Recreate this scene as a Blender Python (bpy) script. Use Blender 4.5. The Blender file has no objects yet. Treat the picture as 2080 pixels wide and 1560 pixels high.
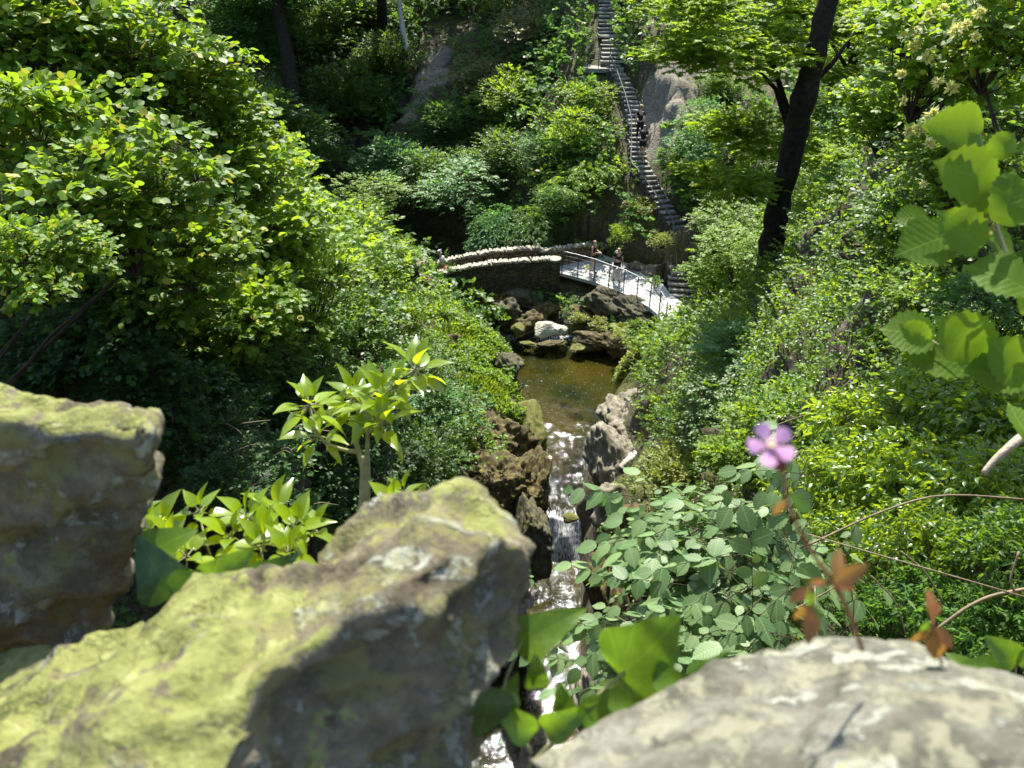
import bpy, bmesh, math, random
import numpy as np
from mathutils import Vector, Matrix, Euler
from mathutils.geometry import delaunay_2d_cdt
PI = math.pi
SC = bpy.context.scene
# ------------------------------------------------------------------ camera
PITCH = math.radians(32.0)
F = 1562.0
cam_d = bpy.data.cameras.new('camera'); cam = bpy.data.objects.new('camera', cam_d)
SC.collection.objects.link(cam); SC.camera = cam
cam_d.sensor_width = 36.0; cam_d.lens = 36.0 * F / 2080.0
cam_d.clip_start = 0.02; cam_d.clip_end = 500.0
cam.rotation_euler = (math.pi / 2 - PITCH, 0, 0)
cam_d.dof.use_dof = True; cam_d.dof.focus_distance = 5.0; cam_d.dof.aperture_fstop = 8.2
# ------------------------------------------------------------------ world, sun, exposure
SUN_EL, SUN_AZ = math.radians(53.0), math.radians(3.0)     # azimuth measured from +Y towards +X
w = bpy.data.worlds.new("World"); SC.world = w; w.use_nodes = True
wn = w.node_tree; bgn = wn.nodes['Background']
sky = wn.nodes.new('ShaderNodeTexSky'); sky.sky_type = 'NISHITA'; sky.sun_disc = False
sky.sun_elevation = SUN_EL; sky.sun_rotation = SUN_AZ
wn.links.new(sky.outputs[0], bgn.inputs[0]); bgn.inputs[1].default_value = 0.13
sl = bpy.data.lights.new('sun', 'SUN'); sl.energy = 5.0; sl.angle = math.radians(0.5); sl.color = (1.0, 0.95, 0.84)
so = bpy.data.objects.new('sun', sl); SC.collection.objects.link(so)
sd = Vector((math.sin(SUN_AZ) * math.cos(SUN_EL), math.cos(SUN_AZ) * math.cos(SUN_EL), math.sin(SUN_EL)))
so.rotation_euler = (-sd).to_track_quat('-Z', 'Y').to_euler(); so.location = (0, 30, 40)
SC.view_settings.view_transform = 'Standard'; SC.view_settings.look = 'None'
SC.view_settings.exposure = 1.4; SC.view_settings.gamma = 1.0
cy = SC.cycles
cy.max_bounces = 6; cy.diffuse_bounces = 4; cy.glossy_bounces = 2; cy.transmission_bounces = 4
cy.transparent_max_bounces = 6; cy.caustics_reflective = False; cy.caustics_refractive = False
cy.sample_clamp_indirect = 4.0; cy.use_adaptive_sampling = True; cy.adaptive_threshold = 0.02
cy.use_denoising = True

# ------------------------------------------------------------------ helpers
def ray(u, v):
    a = (u - 1040) / F; b = (780 - v) / F
    return np.array([a, math.cos(PITCH) + b * math.sin(PITCH), -math.sin(PITCH) + b * math.cos(PITCH)])
def D(u, v, t): return ray(u, v) * t                     # point at depth t
def Z(u, v, z): r = ray(u, v); return r * (z / r[2])     # point at height z
def Yp(u, v, y): r = ray(u, v); return r * (y / r[1])    # point at distance y
def link(o, parent=None):
    SC.collection.objects.link(o)
    if parent is not None: o.parent = parent
    return o
def tag(o, label=None, cat=None, group=None, kind=None):
    if label: o['label'] = label
    if cat: o['category'] = cat
    if group: o['group'] = group
    if kind: o['kind'] = kind
    return o
def empty(name, loc=(0, 0, 0), rz=0.0, **k):
    o = bpy.data.objects.new(name, None); o.location = loc; o.rotation_euler = (0, 0, rz); o.empty_display_size = .1
    link(o); return tag(o, **k)
def mesh_np(name, V, Fc, uv=None, smooth=True, mat=None):
    V = np.asarray(V, np.float32); Fc = np.asarray(Fc, np.int32)
    n, k = Fc.shape
    me = bpy.data.meshes.new(name)
    me.vertices.add(len(V)); me.vertices.foreach_set('co', V.ravel())
    me.loops.add(n * k); me.loops.foreach_set('vertex_index', Fc.ravel())
    me.polygons.add(n); me.polygons.foreach_set('loop_start', np.arange(0, n * k, k, dtype=np.int32))
    me.polygons.foreach_set('loop_total', np.full(n, k, np.int32))
    if uv is not None:
        l = me.uv_layers.new(name='UVMap'); l.data.foreach_set('uv', np.asarray(uv, np.float32)[Fc.ravel()].ravel())
    me.update(calc_edges=True)
    if smooth: me.polygons.foreach_set('use_smooth', np.ones(n, bool))
    if mat: me.materials.append(mat)
    return me
def obj(name, me, parent=None, loc=None):
    o = bpy.data.objects.new(name, me)
    if loc is not None: o.location = loc
    return link(o, parent)
def rng(s): return np.random.default_rng(s)
def nrm(a): return a / np.maximum(np.linalg.norm(a, axis=-1, keepdims=True), 1e-9)
# value noise
def _h(ix, iy, iz, s):
    n = (ix * 374761393 + iy * 668265263 + iz * 1274126177 + s * 974634777) & 0xffffffff
    n = ((n ^ (n >> 13)) * 1274126177) & 0xffffffff
    n = ((n ^ (n >> 16)) * 2246822519) & 0xffffffff
    return ((n ^ (n >> 15)) & 0xffff) / 32767.5 - 1.0
def vn(p, s=0):
    p = np.asarray(p, float); i = np.floor(p).astype(np.int64); f = p - i; f = f * f * (3 - 2 * f)
    x, y, z = i[..., 0], i[..., 1], i[..., 2]; fx, fy, fz = f[..., 0], f[..., 1], f[..., 2]
    def L(a, b, t): return a + (b - a) * t
    return L(L(L(_h(x, y, z, s), _h(x + 1, y, z, s), fx), L(_h(x, y + 1, z, s), _h(x + 1, y + 1, z, s), fx), fy),
             L(L(_h(x, y, z + 1, s), _h(x + 1, y, z + 1, s), fx), L(_h(x, y + 1, z + 1, s), _h(x + 1, y + 1, z + 1, s), fx), fy), fz)
def fbm(p, o=4, s=0, g=.5):
    r = 0; a = 1.0; p = np.asarray(p, float)
    for k in range(o): r = r + a * vn(p, s + k * 17); p = p * 2.03 + 3.1; a *= g
    return r
def ridged(p, o=4, s=0):
    r = 0; a = 1.0; p = np.asarray(p, float)
    for k in range(o): r = r + a * (1 - 2 * np.abs(vn(p, s + k * 13))); p = p * 2.1 + 1.7; a *= .5
    return r
# primitive mesh pieces: lists of (V, quads)
class MB:
    def __init__(s): s.v = []; s.f = []
    def box(s, c, size, rz=0.0, rx=0.0, jit=0, R=None):
        hx, hy, hz = [q / 2 for q in size]
        m = Matrix.Rotation(rz, 3, 'Z') @ Matrix.Rotation(rx, 3, 'X')
        b = len(s.v)
        for x, y, z in ((-1,-1,-1),(1,-1,-1),(1,1,-1),(-1,1,-1),(-1,-1,1),(1,-1,1),(1,1,1),(-1,1,1)):
            q = Vector((x*hx, y*hy, z*hz))
            if jit: q += Vector([random.uniform(-jit, jit) for _ in range(3)])
            q = m @ q; s.v.append((q.x + c[0], q.y + c[1], q.z + c[2]))
        for q in ((0,3,2,1),(4,5,6,7),(0,1,5,4),(1,2,6,5),(2,3,7,6),(3,0,4,7)): s.f.append([b + i for i in q])
        return s
    def tube(s, pts, rads, n=8, cap=True):
        pts = [Vector(p) for p in pts]
        if not hasattr(rads, '__len__'): rads = [rads] * len(pts)
        b = len(s.v); up = Vector((0.13, 0.21, 1)).normalized(); prev = None
        for i, p in enumerate(pts):
            d = (pts[min(i + 1, len(pts) - 1)] - pts[max(i - 1, 0)]).normalized()
            if prev is None:
                a = d.cross(up)
                if a.length < .1: a = d.cross(Vector((1, 0, 0)))
            else: a = prev - d * prev.dot(d)
            a.normalize(); prev = a; c = d.cross(a)
            for j in range(n):
                t = 2 * PI * j / n; q = p + (a * math.cos(t) + c * math.sin(t)) * rads[i]; s.v.append(tuple(q))
        for i in range(len(pts) - 1):
            for j in range(n):
                s.f.append([b + i*n + j, b + i*n + (j+1) % n, b + (i+1)*n + (j+1) % n, b + (i+1)*n + j])
        if cap:
            s.f.append([b + j for j in range(n)][::-1]); s.f.append([b + (len(pts)-1)*n + j for j in range(n)])
        return s
    def build(s, name, mat, parent=None, smooth=False, bevel=0):
        me = bpy.data.meshes.new(name); me.from_pydata(s.v, [], s.f); me.update()
        if smooth: me.polygons.foreach_set('use_smooth', np.ones(len(me.polygons), bool))
        me.materials.append(mat); o = obj(name, me, parent)
        if bevel:
            m = o.modifiers.new('b', 'BEVEL'); m.width = bevel; m.segments = 2; m.limit_method = 'ANGLE'
        return o

# ------------------------------------------------------------------ materials
class NT:
    def __init__(s, name):
        s.m = bpy.data.materials.new(name); s.m.use_nodes = True; s.t = s.m.node_tree; s.t.nodes.clear()
        s.out = s.n('ShaderNodeOutputMaterial')
    def n(s, typ, **k):
        o = s.t.nodes.new(typ)
        for a, b in k.items():
            if a.startswith('i_'): o.inputs[a[2:]].default_value = b
            else: setattr(o, a, b)
        return o
    def l(s, a, b): s.t.links.new(a, b)
    def noise(s, scale, detail=4, rough=.55, vec=None, dist=0.0):
        o = s.n('ShaderNodeTexNoise'); o.inputs['Scale'].default_value = scale; o.inputs['Detail'].default_value = detail
        o.inputs['Roughness'].default_value = rough; o.inputs['Distortion'].default_value = dist
        if vec is not None: s.l(vec, o.inputs['Vector'])
        return o.outputs['Fac']
    def vor(s, scale, vec=None, feature='F1', out='Distance'):
        o = s.n('ShaderNodeTexVoronoi'); o.feature = feature; o.inputs['Scale'].default_value = scale
        if vec is not None: s.l(vec, o.inputs['Vector'])
        return o.outputs[out]
    def ramp(s, fac, stops, interp='LINEAR'):
        o = s.n('ShaderNodeValToRGB'); cr = o.color_ramp; cr.interpolation = interp
        while len(cr.elements) > 1: cr.elements.remove(cr.elements[-1])
        for i, (p, c) in enumerate(stops):
            e = cr.elements[0] if i == 0 else cr.elements.new(p)
            e.position = p; e.color = (*c, 1) if hasattr(c, '__len__') else (c, c, c, 1)
        s.l(fac, o.inputs[0]); return o.outputs[0]
    def mix(s, fac, a, b, mode='MIX'):
        o = s.n('ShaderNodeMix'); o.data_type = 'RGBA'; o.blend_type = mode
        for i, q in ((0, fac), (6, a), (7, b)):
            if hasattr(q, 'links') or hasattr(q, 'is_linked'): s.l(q, o.inputs[i])
            else: o.inputs[i].default_value = q if i == 0 else (*q, 1)
        return o.outputs[2]
    def math(s, op, a, b=None, clamp=False):
        o = s.n('ShaderNodeMath'); o.operation = op; o.use_clamp = clamp
        for i, q in ((0, a), (1, b)):
            if q is None: continue
            if hasattr(q, 'is_linked'): s.l(q, o.inputs[i])
            else: o.inputs[i].default_value = q
        return o.outputs[0]
    def objco(s): return s.n('ShaderNodeTexCoord').outputs['Object']
    def pos(s): return s.n('ShaderNodeNewGeometry').outputs['Position']
    def bump(s, h, strength=.5, dist=.05, normal=None):
        o = s.n('ShaderNodeBump'); o.inputs['Strength'].default_value = strength; o.inputs['Distance'].default_value = dist
        s.l(h, o.inputs['Height'])
        if normal is not None: s.l(normal, o.inputs['Normal'])
        return o.outputs[0]
    def bsdf(s, col, rough=.6, normal=None, spec=.5, metal=0.0):
        o = s.n('ShaderNodeBsdfPrincipled')
        for nm, q in (('Base Color', col), ('Roughness', rough), ('Metallic', metal), ('Specular IOR Level', spec)):
            if hasattr(q, 'is_linked'): s.l(q, o.inputs[nm])
            else: o.inputs[nm].default_value = (*q, 1) if hasattr(q, '__len__') else q
        if normal is not None: s.l(normal, o.inputs['Normal'])
        return o.outputs[0]
    def done(s, sh): s.l(sh, s.out.inputs['Surface']); return s.m

def simple(name, col, rough=.7, spec=.4, nscale=12, var=.25, bump=.3, metal=0.0, bd=.02):
    t = NT(name); co = t.objco(); n = t.noise(nscale, 5, .6, co)
    c2 = tuple(c * (1 - var) for c in col); c3 = tuple(min(1, c * (1 + var)) for c in col)
    c = t.ramp(n, [(.3, c2), (.7, c3)])
    return t.done(t.bsdf(c, rough, t.bump(n, bump, bd), spec, metal))

def leaf_mat(name, dark, light, trans, tf=.4, rough=.45, veins=False, palm=False, spec=.5, spots=None, nscale=1.2, wax=0.0):
    t = NT(name); g = t.n('ShaderNodeNewGeometry'); r = g.outputs['Random Per Island']
    oi = t.n('ShaderNodeObjectInfo').outputs['Random']
    ns = t.noise(nscale, 2, .5, g.outputs['Position'])
    f = t.math('ADD', t.math('MULTIPLY', r, .65), t.math('MULTIPLY', ns, .35)); f = t.math('ADD', f, t.math('MULTIPLY', t.math('SUBTRACT', oi, .5), .25), True)
    c = t.ramp(f, [(.12, dark), (.55, tuple((a + b) / 2 for a, b in zip(dark, light))), (.9, light)])
    tc = t.ramp(f, [(.1, tuple(q * .7 for q in trans)), (.9, trans)])
    if spots is not None:
        sp = t.ramp(t.math('FRACT', t.math('MULTIPLY', r, 7.31)), [(.93, 0.0), (.95, 1.0)])
        c = t.mix(sp, c, spots); tc = t.mix(sp, tc, spots)
    nor = None
    if veins:
        uv = t.n('ShaderNodeTexCoord').outputs['UV']; sep = t.n('ShaderNodeSeparateXYZ'); t.l(uv, sep.inputs[0])
        x = t.math('ABSOLUTE', t.math('SUBTRACT', sep.outputs[0], .5))
        k = t.math('SUBTRACT', sep.outputs[1], t.math('MULTIPLY', x, .75))
        wv = t.math('ABSOLUTE', t.math('SINE', t.math('MULTIPLY', k, 27.0)))
        side = t.ramp(wv, [(0.0, 1.0), (.22, 0.0)]); mid = t.ramp(x, [(0.0, 1.0), (.02, 0.0)])
        vv = t.math('MAXIMUM', t.math('MULTIPLY', side, .55), mid)
        c = t.mix(t.math('MULTIPLY', vv, .3 if veins is True else .75), c, tuple(min(1, q * 1.7 + .02) for q in light))
        tc = t.mix(t.math('MULTIPLY', vv, .5 if veins is True else .9), tc, tuple(q * .55 for q in trans))
        nor = t.bump(t.math('ADD', t.math('MULTIPLY', wv, .6), t.math('MULTIPLY', vv, -.4)), .3, .0015)
    if palm:
        uv = t.n('ShaderNodeTexCoord').outputs['UV']; sep = t.n('ShaderNodeSeparateXYZ'); t.l(uv, sep.inputs[0]); yy = t.math('ADD', sep.outputs[1], .02)
        an = t.math('ARCTAN2', t.math('SUBTRACT', sep.outputs[0], .5), yy); k = t.math('ABSOLUTE', t.math('SUBTRACT', t.math('FRACT', t.math('ADD', t.math('DIVIDE', an, .55), .5)), .5))
        vv = t.ramp(k, [(.0, 1.0), (.05, 0.0)]); blot = t.ramp(t.noise(60, 4, .6, g.outputs['Position']), [(.35, .7), (.6, 1.0)])
        c = t.mix(t.math('MULTIPLY', vv, .4), c, tuple(min(1, q * 1.8 + .04) for q in light)); c = t.mix(1.0, c, blot, 'MULTIPLY'); tc = t.mix(t.math('MULTIPLY', vv, .4), tc, tuple(q * 1.4 for q in trans)); tc = t.mix(1.0, tc, blot, 'MULTIPLY')
    p = t.bsdf(c, rough, nor, spec)
    tr = t.n('ShaderNodeBsdfTranslucent'); t.l(tc, tr.inputs[0])
    m = t.n('ShaderNodeMixShader'); m.inputs[0].default_value = tf
    t.l(p, m.inputs[1]); t.l(tr.outputs[0], m.inputs[2])
    return t.done(m.outputs[0])
# ------------------------------------------------------------------ terrain
W0, W1 = -17.0, -19.0                                    # upper pool, lower pool water levels
def wz(y): # water level along the stream
    return np.interp(y, [0, 19.0, 19.9, 23.5, 34, 45], [W1, W1, -17.9, W0, -16.9, -16.6])
CP = []
def cp(*pts): CP.extend([tuple(map(float, p)) for p in pts])
# stream bed (x, y)
for y, xl, xr in ((2,-1.2,1.4),(8,-1.2,1.5),(13,-1.0,1.55),(15.5,-.6,1.65),(18,-.2,1.9),(19.4,.6,2.3),(20.3,1.1,2.0),(22,.9,2.5),(23.8,.3,3.0),(26,0.1,4.0),(28.5,-.1,4.9),(30.2,-.5,4.3),
                  (31.5,-1.3,.1),(33,-2.2,.6),(35.5,-3.0,1.0),(39,-4.4,.5),(43,-7,-2.5),(50,-14,-9)):
    z = float(wz(y)); xc = (xl + xr) / 2
    cp((xc, y, z - .7), (xl, y, z - .35), (xr, y, z - .35), (xl - .25, y, z + .25), (xr + .25, y, z + .25))
# left gorge wall rim
cp(D(1058,735,29.5), D(1062,800,27.6), D(1066,862,26.0), D(1118,938,24.2), D(1142,1010,22.8), D(1140,1085,21.0), D(1095,1165,19.0), D(1040,1280,16.2), D(980,1450,13.2))
cp(D(930,640,33.2), D(1000,700,31.0), D(880,600,35.0), D(985,770,27.6), D(960,900,24.6), D(1000,960,22.6), D(990,1060,20.8), D(930,1150,18.2), D(860,1300,14.5))
cp(D(870,560,37), D(830,620,33), D(760,560,31), D(900,760,27), D(800,760,25.5), D(860,900,22.5), D(850,1000,19.5), D(700,900,14.5), D(700,1000,12.5),
   D(500,900,10.5), D(720,700,16), D(500,600,11.5), D(300,900,8.5), D(300,600,8.5), D(100,700,7.2), D(760,1150,12), D(550,1150,8.5),
   D(420,330,9.5), D(200,250,9), D(50,350,8), D(250,80,11), D(620,500,15), D(700,600,17), D(0,600,6.8), D(-100,900,5.5), D(100,1000,6.5), D(740,560,21))
cp((-5.4,20,-8.3), (-5.2,26.6,-12), (-12,30,-9), (-20,34,-4), (-9,24,-8), (-3,3,-4.5), (-6.5,5,-1.8), (-12,10,1), (-20,15,1), (-30,0,3), (-40,40,4), (-3,6,-8.5), (-2.2,2,-12),
   (-3,-3,-4.0), (-40,-5,4), (-8,36,-14.2), (-14,38,-11), (-4.6,33.6,-15.2), (-5,36,-15.4))
# right bank
cp(Z(1232,812,-16.0), Z(1262,850,-15.2), Z(1300,900,-14.6), D(1215,900,26.4), D(1235,980,23.6), D(1225,1040,21.8), D(1262,1010,21.6), D(1310,960,22.0))
cp(D(1290,745,31.3), D(1310,720,30.4), (4.0,13,-11), (2.6,16,-16.5), (2.4,12,-16), (2.2,8,-15), (3.0,18.5,-15.2), (3.0,9,-9.5), (2.2,4,-12), D(1330,1000,20.2))
cp(D(1800,1000,4.9), D(2000,700,5.2), D(1700,1200,4.5), D(1600,900,10), D(1500,850,13.5), D(1430,820,18.5), D(1362,772,24), D(1425,660,25.5), D(1540,640,20.4),
   D(1700,500,23), D(1640,440,25.5), D(1750,250,31), D(1900,400,10), D(2050,300,8), D(2300,500,6), (2.0,1.5,-3.4), (3,0,-2.2), (3,-3,-3), (12,0,2), (40,-5,8), (30,20,8), (16,12,1), (10,8,-1.5),
   D(1900,800,6), D(1750,800,7.5), D(1650,700,13), D(1850,600,8), D(1980,150,9), D(2100,0,10), D(1830,250,14))
# by the walkway and behind
cp((2.2,33.0,-16.2), (3.5,31.8,-16.3), (5.0,30.8,-16.2), (5.8,29.2,-16.0), (4.6,31.4,-16.4), (7.2,30,-15.15), (8.4,31.5,-15.2), (2.4,34.6,-15.2), (3,35.8,-15.1), (6,34.6,-15.0),(1.2,36.2,-15.6), (8.6,28,-14.8), (6.4,27.8,-15.25), (7.2,26.6,-14))
cp((4.2,36.3,-14.2), (5.4,37.2,-13.0), (7.0,33.5,-14.4))
# far hillside
STAIR = [(1390,603,31.5),(1392,560,32.5),(1388,500,33.9),(1385,466,34.9),(1358,430,35.7),(1330,385,36.9),(1308,345,37.9),(1295,310,38.9),(1293,260,40.3),(1283,210,41.8),(1268,165,43.3),(1247,138,44.3),(1246,80,46.4),(1242,66,47.2),(1240,0,49.8),(1240,-60,52.5)]
SP = np.array([Yp(*s) for s in STAIR])
SPD = np.concatenate([np.stack([np.linspace(a[k], b[k], 8) for k in range(3)], 1) for a, b in zip(SP[:-1], SP[1:])] + [[Yp(1215,137,44.8)], [Yp(1225,134,45.2)]])
for p in SP[2:]:
    cp((p[0]-.9, p[1]+.1, p[2]-.35), (p[0]+.9, p[1]+.1, p[2]-.3), (p[0]+2.0, p[1]+.2, p[2]+1.5), (p[0]-2.2, p[1]+.4, p[2]-1.2))
cp(D(1040,480,39.5), D(1040,400,42.5), D(1040,200,48), D(1040,0,55), D(1180,420,38.5), D(1180,300,40.5), D(1150,150,45), D(1130,0,53), D(950,420,44.5), D(900,300,46), D(860,180,49), D(850,60,54),
   D(700,420,47), D(600,300,50), D(600,100,57), D(650,0,62), D(450,200,55), D(300,0,66), D(960,100,51), D(1100,80,50), D(780,260,48))
cp(D(1350,250,39.8), D(1420,180,41), D(1450,80,44), D(1480,0,48), D(1420,330,37.5), D(1420,430,35), D(1500,350,36), D(1600,100,42), D(1700,0,48), D(1900,0,45), D(2080,-50,40))
cp((-60,70,-2), (0,75,4), (6,62,-1), (6,80,8), (40,75,14), (60,40,16), (-60,100,12), (0,110,26), (60,110,34), (-4,39,-16.9), (-2,39.5,-16.4), (-8,46,-15.9), (-3,44,-15.3), (-10,44,-15.5),(25,35,4),(22,50,3))
CP = np.array(CP)
def _build_tri():
    k = {}
    for p in CP: k[(round(p[0], 2), round(p[1], 2))] = p
    pts = np.array(list(k.values()))
    r = delaunay_2d_cdt([Vector(p[:2]) for p in pts], [], [], 0, 1e-4)
    out = r[0]; tris = np.array([f for f in r[2]]); orig = [o[0] for o in r[3]]
    return pts[orig], tris
TV, TT = _build_tri()
def raster(xs, ys):
    X, Y = np.meshgrid(xs, ys); H = np.full(X.shape, np.nan)
    for t in TT:
        a, b, c = TV[t]
        i0, i1 = np.searchsorted(xs, [min(a[0], b[0], c[0]) - 1e-6, max(a[0], b[0], c[0]) + 1e-6])
        j0, j1 = np.searchsorted(ys, [min(a[1], b[1], c[1]) - 1e-6, max(a[1], b[1], c[1]) + 1e-6])
        if i1 <= i0 or j1 <= j0: continue
        x = X[j0:j1, i0:i1]; y = Y[j0:j1, i0:i1]
        d = (b[1]-c[1])*(a[0]-c[0]) + (c[0]-b[0])*(a[1]-c[1])
        if abs(d) < 1e-9: continue
        l1 = ((b[1]-c[1])*(x-c[0]) + (c[0]-b[0])*(y-c[1])) / d; l2 = ((c[1]-a[1])*(x-c[0]) + (a[0]-c[0])*(y-c[1])) / d; l3 = 1-l1-l2
        m = (l1 >= -1e-6) & (l2 >= -1e-6) & (l3 >= -1e-6)
        sub = H[j0:j1, i0:i1]; sub[m] = (l1*a[2] + l2*b[2] + l3*c[2])[m]
    return H
XS = np.concatenate([np.arange(-45, -12, .8), np.arange(-12, -3, .25), np.arange(-3, 7, .1), np.arange(7, 14, .25), np.arange(14, 45, .8)])
YS = np.concatenate([np.arange(-4, 6, .25), np.arange(6, 36, .1), np.arange(36, 56, .25), np.arange(56, 100, .8)])
H = raster(XS, YS); H[np.isnan(H)] = 5.0
def smooth_h(H, it):
    for _ in range(it):
        P = np.pad(H, 1, mode='edge'); H = (P[1:-1,1:-1]*4 + P[:-2,1:-1] + P[2:,1:-1] + P[1:-1,:-2] + P[1:-1,2:]) / 8
    return H
H = smooth_h(H, 5)
X, Y = np.meshgrid(XS, YS)
cx0 = np.interp(Y, [2,8,13,15.5,18,19.4,20.3,22,23.8,26,28.5,30.2,33,39,43,50], [.2,.25,.4,.6,.95,1.45,1.55,1.7,1.65,2.15,2.6,2.0,-.8,-2,-4.7,-11])
hw = np.interp(Y, [2,15,18,20.3,22,24,28.5,30.5,33,39], [1.6,1.6,1.5,.75,1.15,1.7,2.8,2.3,1.5,2.4])
lim = wz(Y) - .45 + np.maximum(0, np.abs(X - cx0) - hw + .2) * np.interp(Y, [5, 9, 13], [60, 12, 4.5])
H = np.where(Y < 48, np.minimum(H, lim), H); H = smooth_h(H, 2)
nearE = [(1112,549),(1140,555),(1172,563),(1205,572),(1235,584),(1265,595),(1292,609),(1318,624),(1337,641),(1350,664)]
farE = [(1112,519),(1150,511),(1212,512),(1250,527),(1285,538),(1322,556),(1345,575),(1362,598),(1392,618),(1402,642)]
A = np.array([Z(u, v, -15.0) for u, v in nearE]); B = np.array([Z(u, v, -15.0) for u, v in farE])
def interp_pts(P, n):
    P = np.array(P); s = np.linspace(0, len(P) - 1, n); return np.stack([np.interp(s, range(len(P)), P[:, k]) for k in range(3)], 1)
A2, B2 = interp_pts(A, 64), interp_pts(B, 64)
for _ in range(3):
    A2[1:-1] = (A2[:-2] + A2[1:-1] * 2 + A2[2:]) / 4; B2[1:-1] = (B2[:-2] + B2[1:-1] * 2 + B2[2:]) / 4
dk = np.full(H.shape, 9.0)
for i in range(0, 64, 2):
    for f in np.linspace(0, 1, 9):
        q = A2[i] * (1 - f) + B2[i] * f; dk = np.minimum(dk, np.hypot(X - q[0], Y - q[1]))
H = np.where(dk < .35, np.minimum(H, -15.2), H)
def hz(x, y):
    x = np.asarray(x, float); y = np.asarray(y, float)
    i = np.clip(np.searchsorted(XS, x) - 1, 0, len(XS) - 2); j = np.clip(np.searchsorted(YS, y) - 1, 0, len(YS) - 2)
    fx = np.clip((x - XS[i]) / (XS[i+1] - XS[i]), 0, 1); fy = np.clip((y - YS[j]) / (YS[j+1] - YS[j]), 0, 1)
    return (H[j,i]*(1-fx) + H[j,i+1]*fx)*(1-fy) + (H[j+1,i]*(1-fx) + H[j+1,i+1]*fx)*fy
def surf(u, v, t0=2.0, t1=90.0):
    r = ray(u, v); ts = np.arange(t0, t1, .05); P = r[None] * ts[:, None]; b = np.nonzero(P[:, 2] < hz(P[:, 0], P[:, 1]))[0]
    return P[b[0]] if len(b) else P[-1]
BARE = [(surf(888,115),1.2),(surf(872,160),1.5),(surf(848,205),1.35),(surf(828,235),.8),(surf(1352,235),1.5),(surf(1365,180),1.9),(surf(1410,120),2.2),(surf(1470,105),2.0),(surf(1340,290),1.1)]
def bare(c):
    d = np.full(c.shape[:-1], 9.)
    for q, r in BARE: d = np.minimum(d, np.linalg.norm(c - q, axis=-1) / r)
    return np.clip((1.15 - d) / .3, 0, 1)
X, Y = np.meshgrid(XS, YS)
GX = np.gradient(H, XS, axis=1); GY = np.gradient(H, YS, axis=0)
NN = nrm(np.stack([-GX, -GY, np.ones_like(H)], -1)); steep = np.clip((1 - NN[..., 2]) * 1.6 - .35, 0, 1)
P0 = np.stack([X, Y, H], -1)
strata = P0 @ np.array([[1,.15,.1],[.1,1,.2],[-.5,.3,2.2]])
crag = ridged(strata * .55, 5, 3) - .5; fine = fbm(P0 * 2.2, 4, 9)
# keep the walkway, stairs flat
pd = np.full(H.shape, 9.0)
for p in SPD: pd = np.minimum(pd, np.hypot(X - p[0], Y - p[1]))
for q in ((3,34),(4.5,33.6),(6,32),(6.6,30),(1,33.5),(-1,33.4),(-3,33.2)): pd = np.minimum(pd, np.hypot(X - q[0], Y - q[1]) - .8)
pd = np.minimum(pd, dk); keep = np.clip((pd - .5) / 1.2, 0, 1)
near = np.clip((np.hypot(X, Y) - 1.5) / 3, .1, 1)
chan = np.clip((np.abs(X - cx0) - hw - .1) / 1.1, .12, 1); chan[Y > 45] = 1
bm_ = bare(P0)
disp = chan * (.28 * bm_ * (ridged(P0 * .9, 4, 77) - .5) + steep * .5 * crag + .12 * fine * (.35 + steep)) * keep * near
bed = np.clip((wz(Y) + .1 - H) / .2, 0, 1); 
P1 = P0 + NN * disp[..., None] * (1 - .6 * bed[..., None])
ny, nx = H.shape
idx = np.arange(nx * ny).reshape(ny, nx)
Q = np.stack([idx[:-1,:-1], idx[:-1,1:], idx[1:,1:], idx[1:,:-1]], -1).reshape(-1, 4)

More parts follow.
